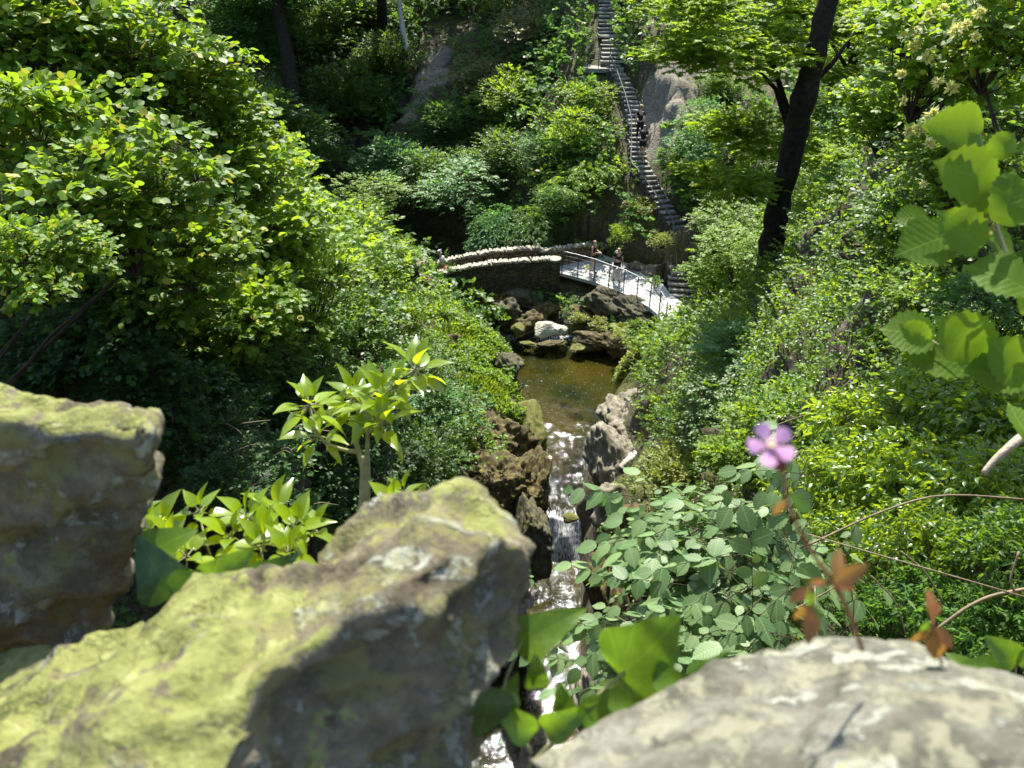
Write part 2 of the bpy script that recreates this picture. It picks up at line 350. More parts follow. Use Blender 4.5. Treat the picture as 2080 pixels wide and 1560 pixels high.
def terrain_mat():
    t = NT('terrain_earth'); g = t.n('ShaderNodeNewGeometry'); co = g.outputs['Position']
    sp = t.n('ShaderNodeSeparateXYZ'); t.l(g.outputs['Normal'], sp.inputs[0])
    n1 = t.noise(1.3, 6, .6, co); n2 = t.noise(9, 6, .65, co); n3 = t.noise(40, 4, .6, co)
    mp = t.n('ShaderNodeMapping'); mp.inputs['Scale'].default_value = (1, 1.2, 3.2); mp.inputs['Rotation'].default_value = (.3, .5, .2); t.l(co, mp.inputs[0])
    st = t.noise(3.2, 7, .7, mp.outputs[0], .8)
    rock = t.ramp(st, [(.28, (.018, .014, .01)), (.45, (.075, .058, .038)), (.6, (.15, .125, .09)), (.8, (.26, .24, .19))])
    moss = t.ramp(n2, [(.3, (.03, .035, .006)), (.55, (.09, .10, .016)), (.8, (.17, .19, .03))])
    soil = t.ramp(n2, [(.3, (.02, .016, .008)), (.6, (.06, .05, .025)), (.8, (.05, .07, .02))])
    up = t.math('ADD', sp.outputs[2], t.math('MULTIPLY', t.math('SUBTRACT', n1, .5), .9))
    mm = t.ramp(up, [(.38, 0.0), (.56, 1.0)]); mo = t.mix(t.ramp(n1, [(.45, 0.0), (.6, 1.0)]), soil, moss)
    c = t.mix(mm, rock, mo)
    h = t.math('ADD', t.math('MULTIPLY', st, .8), t.math('ADD', t.math('MULTIPLY', n2, .35), t.math('MULTIPLY', n3, .12)))
    bf = None
    for q, r in BARE:
        vd = t.n('ShaderNodeVectorMath'); vd.operation = 'DISTANCE'; t.l(co, vd.inputs[0]); vd.inputs[1].default_value = tuple(q)
        k = t.math('DIVIDE', vd.outputs['Value'], r); bf = k if bf is None else t.math('MINIMUM', bf, k)
    bf = t.math('ADD', bf, t.math('MULTIPLY', t.math('SUBTRACT', n2, .5), 1.1)); bmk = t.ramp(bf, [(.85, 1.0), (1.0, 0.0)])
    c = t.mix(bmk, c, t.ramp(t.math('ADD', t.math('MULTIPLY', st, .5), t.math('MULTIPLY', n2, .5)), [(.35, (.07, .06, .04)), (.48, (.2, .175, .125)), (.65, (.3, .27, .2))]))
    wet = t.n('ShaderNodeSeparateXYZ'); t.l(co, wet.inputs[0])
    return t.done(t.bsdf(c, .8, t.bump(h, .9, .12), .3))
M = {}
M['terrain'] = terrain_mat()
terrain = obj('terrain', mesh_np('terrain', P1.reshape(-1, 3), Q, mat=M['terrain'])); tag(terrain, kind='structure')

# ------------------------------------------------------------------ water
def water_mat():
    t = NT('stream_water'); co = t.pos(); sp = t.n('ShaderNodeSeparateXYZ'); t.l(co, sp.inputs[0])
    mp = t.n('ShaderNodeMapping'); mp.inputs['Scale'].default_value = (1, .75, 1); t.l(co, mp.inputs[0])
    a = t.noise(4.5, 3, .6, mp.outputs[0], .5); b = t.noise(10.0, 3, .65, mp.outputs[0], .4); c = t.noise(26, 2, .5, mp.outputs[0])
    h = t.math('ADD', t.math('MULTIPLY', a, .9), t.math('ADD', t.math('MULTIPLY', b, .5), t.math('MULTIPLY', c, .18)))
    # rougher water in the chute and the lower pool, calm in the upper pool
    ry = t.ramp(t.math('MULTIPLY', sp.outputs[1], .02), [(.28, .5), (.385, .85), (.46, .55), (.50, .30), (.56, .15), (.60, .45)])
    o = t.n('ShaderNodeBump'); o.inputs['Distance'].default_value = .045; t.l(ry, o.inputs['Strength']); t.l(h, o.inputs['Height'])
    dep = t.ramp(t.noise(.5, 3, .5, co), [(.35, (.012, .020, .004)), (.62, (.07, .055, .006))])
    gl = t.n('ShaderNodeBsdfGlossy'); gl.inputs['Roughness'].default_value = .04; gl.inputs['Color'].default_value = (.85, .9, .9, 1); t.l(o.outputs[0], gl.inputs['Normal'])
    tr = t.n('ShaderNodeBsdfTransparent'); tr.inputs[0].default_value = (.42, .42, .16, 1)
    df = t.n('ShaderNodeBsdfDiffuse'); t.l(dep, df.inputs[0])
    m1 = t.n('ShaderNodeMixShader'); m1.inputs[0].default_value = .45; t.l(tr.outputs[0], m1.inputs[1]); t.l(df.outputs[0], m1.inputs[2])
    fr = t.n('ShaderNodeFresnel'); fr.inputs[0].default_value = 1.33; t.l(o.outputs[0], fr.inputs['Normal'])
    m2 = t.n('ShaderNodeMixShader'); t.l(t.math('MULTIPLY', fr.outputs[0], 1.1, True), m2.inputs[0]); t.l(m1.outputs[0], m2.inputs[1]); t.l(gl.outputs[0], m2.inputs[2])
    # foam where it falls
    mf = t.n('ShaderNodeMapping'); mf.inputs['Scale'].default_value = (2.6, .7, .7); t.l(co, mf.inputs[0]); fn = t.noise(7, 6, .7, mf.outputs[0], .6); f2 = t.ramp(t.math('MULTIPLY', sp.outputs[1], .02), [(.372, 0.0), (.385, .75), (.398, .75), (.41, .10), (.44, 0.0), (.60, 0.0), (.625, .5), (.64, .2), (.66, 0.0)])
    fm = t.ramp(t.math('ADD', fn, t.math('MULTIPLY', f2, .36)), [(.62, 0.0), (.84, .95)])
    foam = t.bsdf((.75, .78, .8), .5, None, .3)
    m3 = t.n('ShaderNodeMixShader'); t.l(fm, m3.inputs[0]); t.l(m2.outputs[0], m3.inputs[1]); t.l(foam, m3.inputs[2])
    return t.done(m3.outputs[0])
wx = np.linspace(-3.2, 5.6, 150); wy = np.concatenate([np.arange(-3, 18, .12), np.arange(18, 24, .04), np.arange(24, 40, .1)])
WX, WY = np.meshgrid(wx, wy); WX2 = WX + np.interp(WY, [30, 36, 44], [0, -2.4, -5])
WZ = wz(WY)
amp = np.interp(WY, [0, 18, 19.5, 22, 24.5, 30, 33, 40], [.03, .04, .09, .06, .012, .01, .035, .03])
WZ = WZ + amp * fbm(np.stack([WX2 * 2.2, WY * 1.8, 0 * WX], -1), 4, 51)
i2 = np.arange(WX.size).reshape(WX.shape)
WQ = np.stack([i2[:-1,:-1], i2[:-1,1:], i2[1:,1:], i2[1:,:-1]], -1).reshape(-1, 4)
M['water'] = water_mat()
water = obj('stream_water', mesh_np('water', np.stack([WX2, WY, WZ], -1).reshape(-1, 3), WQ, mat=M['water'])); tag(water, kind='structure')
# ------------------------------------------------------------------ built things: bridge, walkway, stairs
def stone_mat(name, c0, c1, c2, sc=1.0, lichen=None, lich_amt=.6, rough=.85, brick=None):
    t = NT(name); co = t.objco(); n1 = t.noise(3 * sc, 6, .65, co, .3); n2 = t.noise(22 * sc, 5, .7, co); n3 = t.noise(90 * sc, 3, .6, co)
    c = t.ramp(t.math('ADD', t.math('MULTIPLY', n1, .6), t.math('MULTIPLY', n2, .4)), [(.32, c0), (.5, c1), (.66, c2)])
    h = t.math('ADD', t.math('MULTIPLY', n2, .7), t.math('MULTIPLY', n3, .25))
    if brick:
        mp = t.n('ShaderNodeMapping'); mp.inputs['Scale'].default_value = (1 / brick[0], 1 / brick[0], 1 / brick[1]); t.l(co, mp.inputs[0])
        dv = t.n('ShaderNodeVectorMath'); dv.operation = 'ADD'; nz = t.n('ShaderNodeTexNoise'); nz.inputs['Scale'].default_value = 3; t.l(co, nz.inputs[0])
        sc_ = t.n('ShaderNodeVectorMath'); sc_.operation = 'SCALE'; sc_.inputs['Scale'].default_value = .09; t.l(nz.outputs['Color'], sc_.inputs[0])
        t.l(mp.outputs[0], dv.inputs[0]); t.l(sc_.outputs[0], dv.inputs[1]); ed = t.vor(1.0, dv.outputs[0], 'DISTANCE_TO_EDGE'); cc = t.vor(1.0, dv.outputs[0], 'F1', 'Color'); gsp = t.n('ShaderNodeSeparateXYZ'); t.l(cc, gsp.inputs[0])
        c = t.mix(1.0, c, t.ramp(gsp.outputs[0], [(0.0, .45), (1.0, 1.3)]), 'MULTIPLY'); em = t.ramp(ed, [(.02, 1.0), (.09, 0.0)]); c = t.mix(em, c, (.02,.016,.01)); h = t.math('ADD', h, t.math('MULTIPLY', em, -1.5))
    if lichen is not None:
        lm = t.ramp(t.noise(5 * sc, 5, .7, co), [(.5 + .12 * (1 - lich_amt), 0.0), (.6, 1.0)]); c = t.mix(lm, c, lichen)
    return t.done(t.bsdf(c, rough, t.bump(h, .6, .02 / sc), .3))
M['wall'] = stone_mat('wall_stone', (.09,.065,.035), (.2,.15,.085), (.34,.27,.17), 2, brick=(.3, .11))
M['wallout'] = stone_mat('shade_darkened_wall_stone', (.03,.024,.014), (.075,.06,.036), (.14,.12,.07), 2, (.05,.06,.02), .5, brick=(.3, .11))  # wall stone with the outer face's shade put into its colour, plus moss
M['coping'] = stone_mat('coping_stone', (.16,.145,.1), (.3,.28,.22), (.46,.44,.37), 2)
M['concrete'] = stone_mat('path_concrete', (.30,.30,.28), (.42,.42,.40), (.52,.52,.50), .8)
M['tread'] = stone_mat('tread_stone', (.10,.09,.07), (.24,.23,.2), (.38,.37,.33), 1.2)
M['riser'] = stone_mat('riser_stone', (.05,.045,.035), (.10,.09,.07), (.18,.16,.13), 3)
M['metal'] = simple('dark_painted_metal', (.035,.035,.04), .45, .5, 30, .2, .1)
M['rail_top'] = simple('handrail_metal', (.32,.33,.35), .4, .5, 30, .15, .1, metal=.6)
random.seed(5)
# --- bridge
br = empty('stone_footbridge', (0, 33.8, -15.1), label='narrow rubble stone footbridge with toothed upright coping crossing the dark stream', cat='footbridge')
def pl(pts, n):
    pts = np.array(pts); d = np.r_[0, np.cumsum(np.linalg.norm(np.diff(pts, axis=0), axis=1))]
    s = np.linspace(0, d[-1], n); return np.stack([np.interp(s, d, pts[:, k]) for k in range(3)], 1)
near_top = [Yp(868,564,32.7), Yp(890,557,32.75), Yp(950,544,32.95), Yp(1004,535,33.15), Yp(1060,531,33.3), Yp(1118,526,33.42)]
far_top = [Yp(872,540,34.15), Yp(890,536,34.2), Yp(950,521,34.35), Yp(1004,512,34.5), Yp(1060,507,34.6), Yp(1100,505,34.7)]
def wall_strip(name, top, zb_fn, th, side, mat, parent):
    P = pl(top, 60); mb = MB()
    d = nrm(np.gradient(P, axis=0) * np.array([1, 1, 0])); nn = np.stack([-d[:, 1], d[:, 0], 0 * d[:, 0]], 1)
    for i, p in enumerate(P):
        zb = zb_fn(p[0]); a = p - nn[i] * th / 2; b = p + nn[i] * th / 2
        mb.v += [(a[0], a[1], p[2]), (b[0], b[1], p[2]), (b[0], b[1], zb), (a[0], a[1], zb)]
    for i in range(len(P) - 1):
        k = i * 4
        for j in range(4): mb.f.append([k + j, k + (j + 1) % 4, k + 4 + (j + 1) % 4, k + 4 + j])
    mb.f.append([0, 3, 2, 1]); k = (len(P) - 1) * 4; mb.f.append([k, k + 1, k + 2, k + 3])
    return mb.build(name, mat, parent)
def localise(o, parent):
    o.matrix_parent_inverse = Matrix.Translation(parent.location).inverted() if parent.rotation_euler.z == 0 else parent.matrix_world.inverted(); return o
def arch(x):     # underside of the near face
    t = (x + .55) / 1.75
    return -15.62 - .95 * (1 - math.sqrt(max(0, 1 - t * t))) if abs(t) < 1 else -18.0
def coping(name, top, th, parent, seed):
    P = pl(top, int(np.linalg.norm(np.diff(np.array(top), axis=0), axis=1).sum() / .095)); random.seed(seed); mb = MB()
    for i, p in enumerate(P):
        h = random.uniform(.09, .15); a = random.uniform(-.8, -.2)
        mb.box((p[0], p[1] + random.uniform(-.02, .02), p[2] + h / 2 - .01), (random.uniform(.05, .11), th + random.uniform(-.06, .08), h), rz=random.uniform(-.18, .18), jit=.018)
        k = len(mb.v) - 8
        for q in range(4, 8): v = mb.v[k + q]; mb.v[k + q] = (v[0] + h * math.tan(a), v[1], v[2])
    return localise(mb.build(name, M['coping'], parent), parent)
def ent(o): return localise(o, br)
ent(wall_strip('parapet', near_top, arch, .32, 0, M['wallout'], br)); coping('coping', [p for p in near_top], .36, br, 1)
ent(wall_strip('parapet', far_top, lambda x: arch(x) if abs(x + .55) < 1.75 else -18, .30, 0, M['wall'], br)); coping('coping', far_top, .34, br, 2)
mbd = MB(); P = pl([(a + b) / 2 for a, b in zip(np.array(near_top), np.array(far_top))], 40)
for i, p in enumerate(P):
    zt = p[2] - .92
    for dy, z in ((-.52, zt), (.52, zt), (.52, max(arch(p[0]) + .02, -17.6)), (-.52, max(arch(p[0]) + .02, -17.6))): mbd.v.append((p[0], p[1] + dy, min(z, zt - .05) if z != zt else z))
for i in range(len(P) - 1):
    for j in range(4): mbd.f.append([i*4+j, i*4+(j+1)%4, i*4+4+(j+1)%4, i*4+4+j])
ent(mbd.build('deck', M['wall'], br))
def pillar(c, r, zb, name='pillar'):
    mb = MB(); n = 26; pts = []; rad = []
    for z in np.linspace(zb, c[2] - .08, 9): pts.append((c[0], c[1], z)); rad.append(r * random.uniform(.97, 1.03))
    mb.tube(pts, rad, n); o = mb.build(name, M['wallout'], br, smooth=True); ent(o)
    mb = MB(); mb.tube([(c[0], c[1], c[2] - .1), (c[0], c[1], c[2] - .09), (c[0], c[1], c[2] - .01), (c[0], c[1], c[2])], [r * .9, r * 1.12, r * 1.12, r * 1.02], n)
    k = mb.build('pillar_cap', M['coping'], o)
    k.matrix_parent_inverse = Matrix.Translation(br.location).inverted()
    o.matrix_parent_inverse = Matrix.Translation(br.location).inverted(); k.matrix_parent_inverse = Matrix.Identity(4); k.location = (0, 0, 0)
pillar(Yp(1127, 524, 33.42), .27, -17.2); pillar(Yp(1103, 506, 34.72), .24, -16.2)
# --- low wall running on behind the walkway
lw = empty('path_side_wall', Yp(1160, 512, 34.9), label='low rough stone wall behind the sunlit path right of the footbridge', cat='wall')
tp = [Yp(1106, 511, 34.8), Yp(1140, 505, 35.1), Yp(1180, 500, 35.6), Yp(1214, 497, 36.1)]
localise(wall_strip('wall_body', tp, lambda x: -15.6, .32, 0, M['wall'], lw), lw); coping('coping', tp, .3, lw, 7)
# --- curved walkway
wk = empty('walkway', (5, 33, -15.0), label='white sunlit concrete walkway curving from the footbridge round to the steps', cat='walkway')
mb = MB()
for a, b in zip(A2, B2):
    for p, dz in ((a, 0), (b, 0), (b, -.35), (a, -.16)): mb.v.append((p[0], p[1], p[2] + dz))
for i in range(63):
    for j in range(4): mb.f.append([i*4+j, i*4+4+j, i*4+4+(j+1)%4, i*4+(j+1)%4])
mb.f.append([0,1,2,3]); mb.f.append([252,255,254,253])
localise(mb.build('path_slab', M['concrete'], wk), wk)
mb = MB()                                            # rough masonry under its outer edge
for i, (a, b) in enumerate(zip(A2, B2)):
    q = a + (b - a) * .12; c = a + (b - a) * .5
    for p, z in ((q, -15.14), (c, -15.14), (c, -17.2), (a + (b - a) * (.3 + .05 * math.sin(i * .7)), -17.2)): mb.v.append((p[0], p[1], z))
for i in range(63):
    for j in range(4): mb.f.append([i*4+j, i*4+4+j, i*4+4+(j+1)%4, i*4+(j+1)%4])
localise(mb.build('support_wall', M['riser'], wk), wk)
for k, (zz, u, v) in enumerate(((-15.17, 1352, 668), (-15.34, 1356, 690))):
    a = Z(u, v, zz); mb = MB(); mb.box((a[0] + .62, a[1] - .1, zz - .12), (1.35, .5, .2), rz=-.12); localise(mb.build('step', M['concrete'], wk), wk)
# --- railing of the walkway
rl = empty('walkway_railing', (5, 32, -15.0), label='black metal railing with five thin bars along the outer curve of the white walkway', cat='railing')
edge = np.array([Z(u, v - 1, -14.98) for u, v in nearE[1:]]); edge[:, 0] += .03; edge[:, 1] += .05
for p in edge:
    mb = MB(); mb.tube([(p[0], p[1], p[2] - .05), (p[0], p[1], p[2] + 1.08)], .028, 6); localise(mb.build('post', M['metal'], rl, True), rl)
E2 = interp_pts(edge, 40)
for k, h in enumerate((1.08, .88, .68, .48, .28, .1)):
    mb = MB(); mb.tube([(p[0], p[1], p[2] + h) for p in E2], .022 if k == 0 else .012, 6)
    localise(mb.build('top_rail' if k == 0 else 'bar', M['rail_top'] if k == 0 else M['metal'], rl, True), rl)
# --- stairs
def stair_at(z):
    i = np.clip(np.searchsorted(SP[:, 2], z) - 1, 0, len(SP) - 2); t = (z - SP[i, 2]) / (SP[i + 1, 2] - SP[i, 2])
    p = SP[i] * (1 - t) + SP[i + 1] * t; d = SP[i + 1] - SP[i]; return np.array([p[0], p[1], z]), d
st = empty('stone_staircase', tuple(SP[0]), label='long steep flight of narrow stone steps climbing the far wooded hillside', cat='staircase')
rise = .165; zz = SP[0][2] + .02; k = 0; rnd = random.Random(3)
STEPS = []
while zz < SP[-1][2] - .2:
    p, d = stair_at(zz); wd = .76 if zz > -14.2 else 1.35
    if zz > SP[11][2] + .1: wd = 1.35
    run = float(np.hypot(d[0], d[1]) / max(d[2], .1) * rise); h = math.atan2(-d[0], d[1]) * .55
    mb = MB(); mb.box((p[0] + rnd.uniform(-.04, .04), p[1] + run / 2, zz - .05), (wd * rnd.uniform(.93, 1.05), run + .12, .1), rz=h + rnd.uniform(-.1, .1), jit=.03)
    tr = localise(mb.build('step', M['tread'], st, bevel=.012), st)
    STEPS.append((p, run)); zz += rise
mb = MB()
for p, run in STEPS: mb.box((p[0], p[1] + run / 2 + .08, p[2] - .28), (.9, run + .1, .34), jit=.02)
localise(mb.build('masonry', M['riser'], st), st)
q = Yp(1385, 470, 34.9); mb = MB(); mb.box((q[0] + .1, q[1] + .1, q[2] - .04), (1.2, .9, .1), rz=.1, jit=.02); localise(mb.build('landing', M['tread'], st), st)
q = Yp(1240, 137, 44.6); mb = MB(); mb.box((q[0] - .35, q[1] + .35, q[2] - .1), (2.1, 1.5, .22), rz=-.03); localise(mb.build('viewing_platform', M['tread'], st, bevel=.02), st)
PLAT = q
q = Yp(1242, 70, 47.2); mb = MB(); mb.box((q[0], q[1] + .1, q[2] - .06), (1.5, .9, .14)); localise(mb.build('landing', M['tread'], st), st)
# stair handrail
M['rail_dull'] = simple('dull_handrail_metal', (.12,.125,.135), .5, .4, 30, .3, .1)
hr = empty('stair_handrail', tuple(SP[3]), label='thin grey metal handrail zigzagging down the left edge of the long stone steps', cat='handrail')
HR = [(1239,112,44.0),(1252,140,43.6),(1270,190,41.9),(1283,240,40.4),(1283,290,39.2),(1281,328,38.1),(1303,352,37.3),(1330,392,36.4),(1352,420,35.6),(1366,445,35.0),(1371,480,34.2),(1374,520,33.2),(1378,565,32.2)]
hp = [Yp(*h) for h in HR]
mb = MB(); mb.tube(interp_pts(np.array(hp), 60), .024, 6); localise(mb.build('top_rail', M['rail_dull'], hr, True), hr)
mb = MB(); mb.tube([tuple(p - np.array([0, 0, .45])) for p in interp_pts(np.array(hp), 60)], .014, 5); localise(mb.build('bar', M['metal'], hr, True), hr)
for p in interp_pts(np.array(hp), 20):
    mb = MB(); mb.tube([(p[0], p[1], p[2] - 1.1), tuple(p)], .024, 6); localise(mb.build('post', M['metal'], hr, True), hr)
pr = empty('platform_railing', tuple(PLAT), label='small dark railing around the concrete platform halfway up the stone steps', cat='railing')
pc = [(PLAT[0] - .1, PLAT[1] - .36, PLAT[2]), (PLAT[0] - 1.3, PLAT[1] - .34, PLAT[2]), (PLAT[0] - 1.34, PLAT[1] + 1.0, PLAT[2])]
for a in (pc[0], ((pc[0][0] + pc[1][0]) / 2, pc[0][1], pc[0][2]), pc[1], pc[2]):
    mb = MB(); mb.tube([a, (a[0], a[1], a[2] + 1.05)], .024, 6); localise(mb.build('post', M['metal'], pr, True), pr)
for h in (1.05, .75, .45, .18):
    mb = MB(); mb.tube([(a[0], a[1], a[2] + h) for a in pc], .014, 5); localise(mb.build('bar', M['metal'], pr, True), pr)

# ------------------------------------------------------------------ rocks
_ico = {}
def ico(sub):
    if sub not in _ico:
        bm = bmesh.new(); bmesh.ops.create_icosphere(bm, subdivisions=sub, radius=1.0)
        _ico[sub] = (np.array([v.co[:] for v in bm.verts]), np.array([[v.index for v in f.verts] for f in bm.faces])); bm.free()
    return _ico[sub]
def rock_mesh(name, seed, dims, mat, sub=5, nplanes=16, rough=.1, soft=14, strat=None, fr=1.6):
    g = rng(seed); d, f = ico(sub); n = nrm(g.normal(size=(nplanes, 3))); h = g.uniform(.62, 1.0, nplanes)
    c = d @ n.T; r = np.where(c > .05, h / np.maximum(c, .05), 9.0); r = -np.log(np.exp(-soft * np.minimum(r, 4)).sum(1)) / soft
    p = d * np.clip(r, .3, 1.25)[:, None]
    q = p * fr + g.uniform(-50, 50, 3)
    if strat is not None: q = q * np.array(strat)
    off = rough * ridged(q, 5, seed) * .42 + rough * .35 * fbm(q * 3, 4, seed + 5)
    p = p * (1 + off - rough * .3)[:, None] * np.array(dims)
    return mesh_np(name, p, f, mat=mat)
M['rock_dark'] = stone_mat('mossy_dark_rock', (.02,.018,.012), (.055,.048,.03), (.11,.10,.06), 1.3, (.10,.11,.02), .55)
M['rock_brown'] = stone_mat('brown_mossy_rock', (.018,.012,.007), (.06,.042,.02), (.12,.09,.035), 1.6, (.13,.13,.02), .7)
M['rock_grey'] = stone_mat('weathered_grey_rock', (.05,.045,.03), (.17,.15,.115), (.33,.3,.24), 1.2, (.14,.13,.05), .3)
M['rock_pale'] = stone_mat('pale_dry_rock', (.2,.18,.12), (.42,.4,.32), (.65,.63,.56), 1.5, (.22,.21,.06), .3)
M['rock_moss'] = stone_mat('yellow_moss_rock', (.035,.035,.01), (.09,.09,.02), (.19,.18,.035), 2.5, (.13,.14,.025), .5)
def rock(pt, dims, seed, mat, label, rot=(0, 0, 0), sub=5, rough=.2, cat='rock', name='boulder', group=None, **k):
    o = obj(name, rock_mesh(name, seed, dims, M[mat], sub, rough=rough, **k)); o.location = pt; o.rotation_euler = rot
    return tag(o, label, cat, group)
rock(Yp(1062, 607, 32.9), (1.15, .9, .55), 11, 'rock_dark', 'broad slab-topped boulder rising in front of the footbridge arch', (.3, .12, .3))
rock(Yp(1030, 640, 32.1), (1.0, .9, .75), 12, 'rock_dark', 'big dark layered boulder at the foot of the slab-topped one beside the stream', (0, .1, .5), rough=.28)
rock(Yp(1085, 655, 31.6), (.95, .7, .6), 13, 'rock_brown', 'dark mossy boulder behind the two pale rocks', (0, 0, .2), rough=.28)
rock(Yp(1108, 668, 30.55), (.62, .42, .33), 14, 'rock_pale', 'brightest cream rock with a flat top at the head of the pool', (.15, 0, .1), rough=.1)
rock(Yp(1140, 672, 30.6), (.36, .34, .26), 15, 'rock_pale', 'small white rounded rock touching the right end of the cream rock', (.1, 0, .4), rough=.1)
rock(Yp(1055, 668, 30.7), (.36, .36, .34), 16, 'rock_moss', 'rounded yellow mossy rock left of the cream rock', (0, 0, .6), rough=.14)
rock(Yp(1112, 628, 32.2), (.75, .5, .38), 17, 'rock_brown', 'rust topped dark boulder below the round pillar', (0, .1, .2), rough=.25)
rock(Yp(1210, 690, 29.9), (1.05, .7, .42), 18, 'rock_brown', 'long brown mossy ledge jutting into the far right of the pool', (0, .05, -.35), rough=.28)
rock(Yp(1262, 705, 29.5), (.95, .75, .55), 19, 'rock_brown', 'dark cave-like brown rock at the right corner of the pool', (.1, .1, -.5), rough=.3)
rock(Yp(1175, 705, 29.6), (.5, .4, .14), 20, 'rock_moss', 'flat yellow mossy shelf just above the pool surface', (0, 0, .3), rough=.2)
rock(Yp(1130, 697, 29.8), (.7, .35, .1), 21, 'rock_brown', 'low thin brown slab awash at the head of the pool', (0, 0, .1), rough=.25)
rock(Yp(1072, 697, 29.9), (.42, .2, .09), 22, 'rock_moss', 'small mossy slab below the yellow rock, half under water', (0, 0, -.2), rough=.2)
rock(Yp(1000, 702, 29.9), (.5, .4, .3), 23, 'rock_dark', 'wet dark rock where the stream enters the pool on the left', (0, 0, .2), rough=.2)
rock(Yp(985, 585, 34.9), (.24, .2, .2), 24, 'rock_pale', 'small white rock in the shade under the bridge arch', rough=.12, sub=4)
rock(Yp(1230, 610, 31.6), (1.2, .7, .6), 25, 'rock_dark', 'dark bedrock lump under the middle of the walkway', (0, .2, -.3), rough=.3)
rock(Yp(1290, 640, 30.6), (1.0, .8, .6), 26, 'rock_dark', 'shaded bedrock lump under the right end of the walkway', (0, .1, -.6), rough=.3)
rock(Yp(1180, 640, 31.6), (.9, .6, .3), 27, 'rock_brown', 'low mossy hump between the pillar and the walkway rocks', (0, 0, -.2), rough=.25)
rock(Yp(985, 640, 31.9), (.55, .5, .45), 28, 'rock_dark', 'pale-edged wet boulder by the foaming inlet left of the layered boulder', (0, 0, .9), rough=.25)
# rocks beside the walkway and steps
rock(Yp(1290, 540, 34.6), (.45, .35, .3), 31, 'rock_grey', 'grey rock on the back edge of the walkway nearest the footbridge', rough=.2, sub=4)
rock(Yp(1318, 552, 34.0), (.4, .35, .28), 32, 'rock_grey', 'pale grey rock on the walkway edge beside the small green bush', rough=.2, sub=4)
rock(Yp(1345, 560, 33.5), (.45, .5, .75), 33, 'rock_dark', 'tall black rock face left of the lowest steps', (0, 0, .3), rough=.25)
rock(Yp(1240, 497, 37.0), (.8, .5, .35), 34, 'rock_grey', 'grey rock at the end of the low wall', (0, 0, .4), rough=.25)
rock(Yp(1418, 592, 31.8), (.3, .5, .28), 35, 'rock_grey', 'edging rock at the right end of the lowest wide steps', rough=.2, sub=4)
# gorge walls
rock(D(1075,1010,23.6), (.7, 1.5, 1.6), 41, 'rock_brown', 'smooth brown rock buttress on the left lip of the chute', (.1, .3, .1), sub=6, rough=.22, strat=(1, 1, 1.5))
rock(D(1010,905,25.2), (1.3, 1.5, 1.1), 42, 'rock_brown', 'overhanging mossy brown crag left of the narrow chute', (.2, .3, .4), sub=6, rough=.3, strat=(1, 1, 1.4))
rock(D(1078,885,26.3), (.6, 1.1, .8), 43, 'rock_moss', 'yellow mossed rounded rock shoulder above the chute on the left', (.3, .5, .3), sub=5, rough=.15)
rock(D(1015,1000,22.6), (1.2, 1.3, 1.2), 44, 'rock_brown', 'shadowed brown crag under the mossy overhang', (.1, .2, .9), sub=6, rough=.32, strat=(1, 1, 1.4))
rock(D(1080,1110,21.0), (.6, 1.1, 1.4), 45, 'rock_dark', 'dark wet rock wall left of the lower falls', (0, .15, .1), sub=6, rough=.22, strat=(1, 1, 1.5))
rock(D(895,715,28.6), (.75, .8, .8), 46, 'rock_brown', 'block of brown rock with a shaded face jutting from the left grassy bank', (.1, .2, .5), rough=.2)
rock(D(1030,745,29.6), (.5, .8, .7), 47, 'rock_dark', 'dark undercut rock where the grassy left bank meets the pool', (0, .1, .2), rough=.25)
rock(D(1028,850,27.1), (.6, .8, .9), 48, 'rock_brown', 'bulging mossy rock on the left bank beside the lower end of the pool', (0, .1, .2), rough=.25)
rock(D(845,540,33.5), (.75, .6, .4), 49, 'rock_grey', 'big flat-topped grey boulder on the left bank by the end of the footbridge', (.1, .25, .1), rough=.12)
rock(D(870,590,33.2), (.7, .8, .9), 50, 'rock_brown', 'brown earthy rock below the flat-topped grey boulder', (.1, .1, .3), rough=.3)
rock(D(1285,870,27.0), (1.05, 1.6, 1.4), 51, 'rock_grey', 'tan cracked rock face on the right of the narrow chute', (.25, -.45, -.35), sub=6, rough=.26, strat=(1.5, 1, 1))
rock(D(1310,840,27.0), (.95, 1.3, 1.0), 52, 'rock_grey', 'upper fractured tan rock on the right bank under overhanging leaves', (.1, -.3, -.2), sub=6, rough=.32, strat=(1.5, 1, 1))
rock(D(1262,965,24.6), (.85, 1.4, 1.5), 53, 'rock_grey', 'lower smooth grey rock squeezing the chute from the right', (.2, -.4, -.2), sub=6, rough=.24, strat=(1.5, 1, 1))
rock(D(1280,945,23.6), (.42, .4, .4), 54, 'rock_pale', 'pale white rock lump below the tan rock face', rough=.22)
rock(D(1262,1025,22.8), (.85, .8, .8), 55, 'rock_grey', 'blocky grey rock beside the little waterfall on the right', (0, 0, .3), rough=.3)
rock(D(1160,1052,24.2), (.2, .22, .18), 56, 'rock_moss', 'small bright yellow mossy rock at the lip of the little waterfall', rough=.15, sub=4)
rock(D(1310,1080,19.5), (.7, .9, .9), 57, 'rock_brown', 'dark brown hollowed rock above the elm leaves', (0, 0, .2), rough=.35)
rock(D(1250,1240,18.6), (.45, 1.6, 1.6), 58, 'rock_brown', 'steep brown rock rib on the right edge of the lower pool', (0, -.3, -.2), sub=6, rough=.2, strat=(1.5, 1, 1))
rock(D(1215,1440,15.2), (.35, 1.0, 1.4), 59, 'rock_grey', 'streaked rock rib low on the right of the lower pool', (0, -.3, -.1), rough=.2, strat=(1.5, 1, 1))
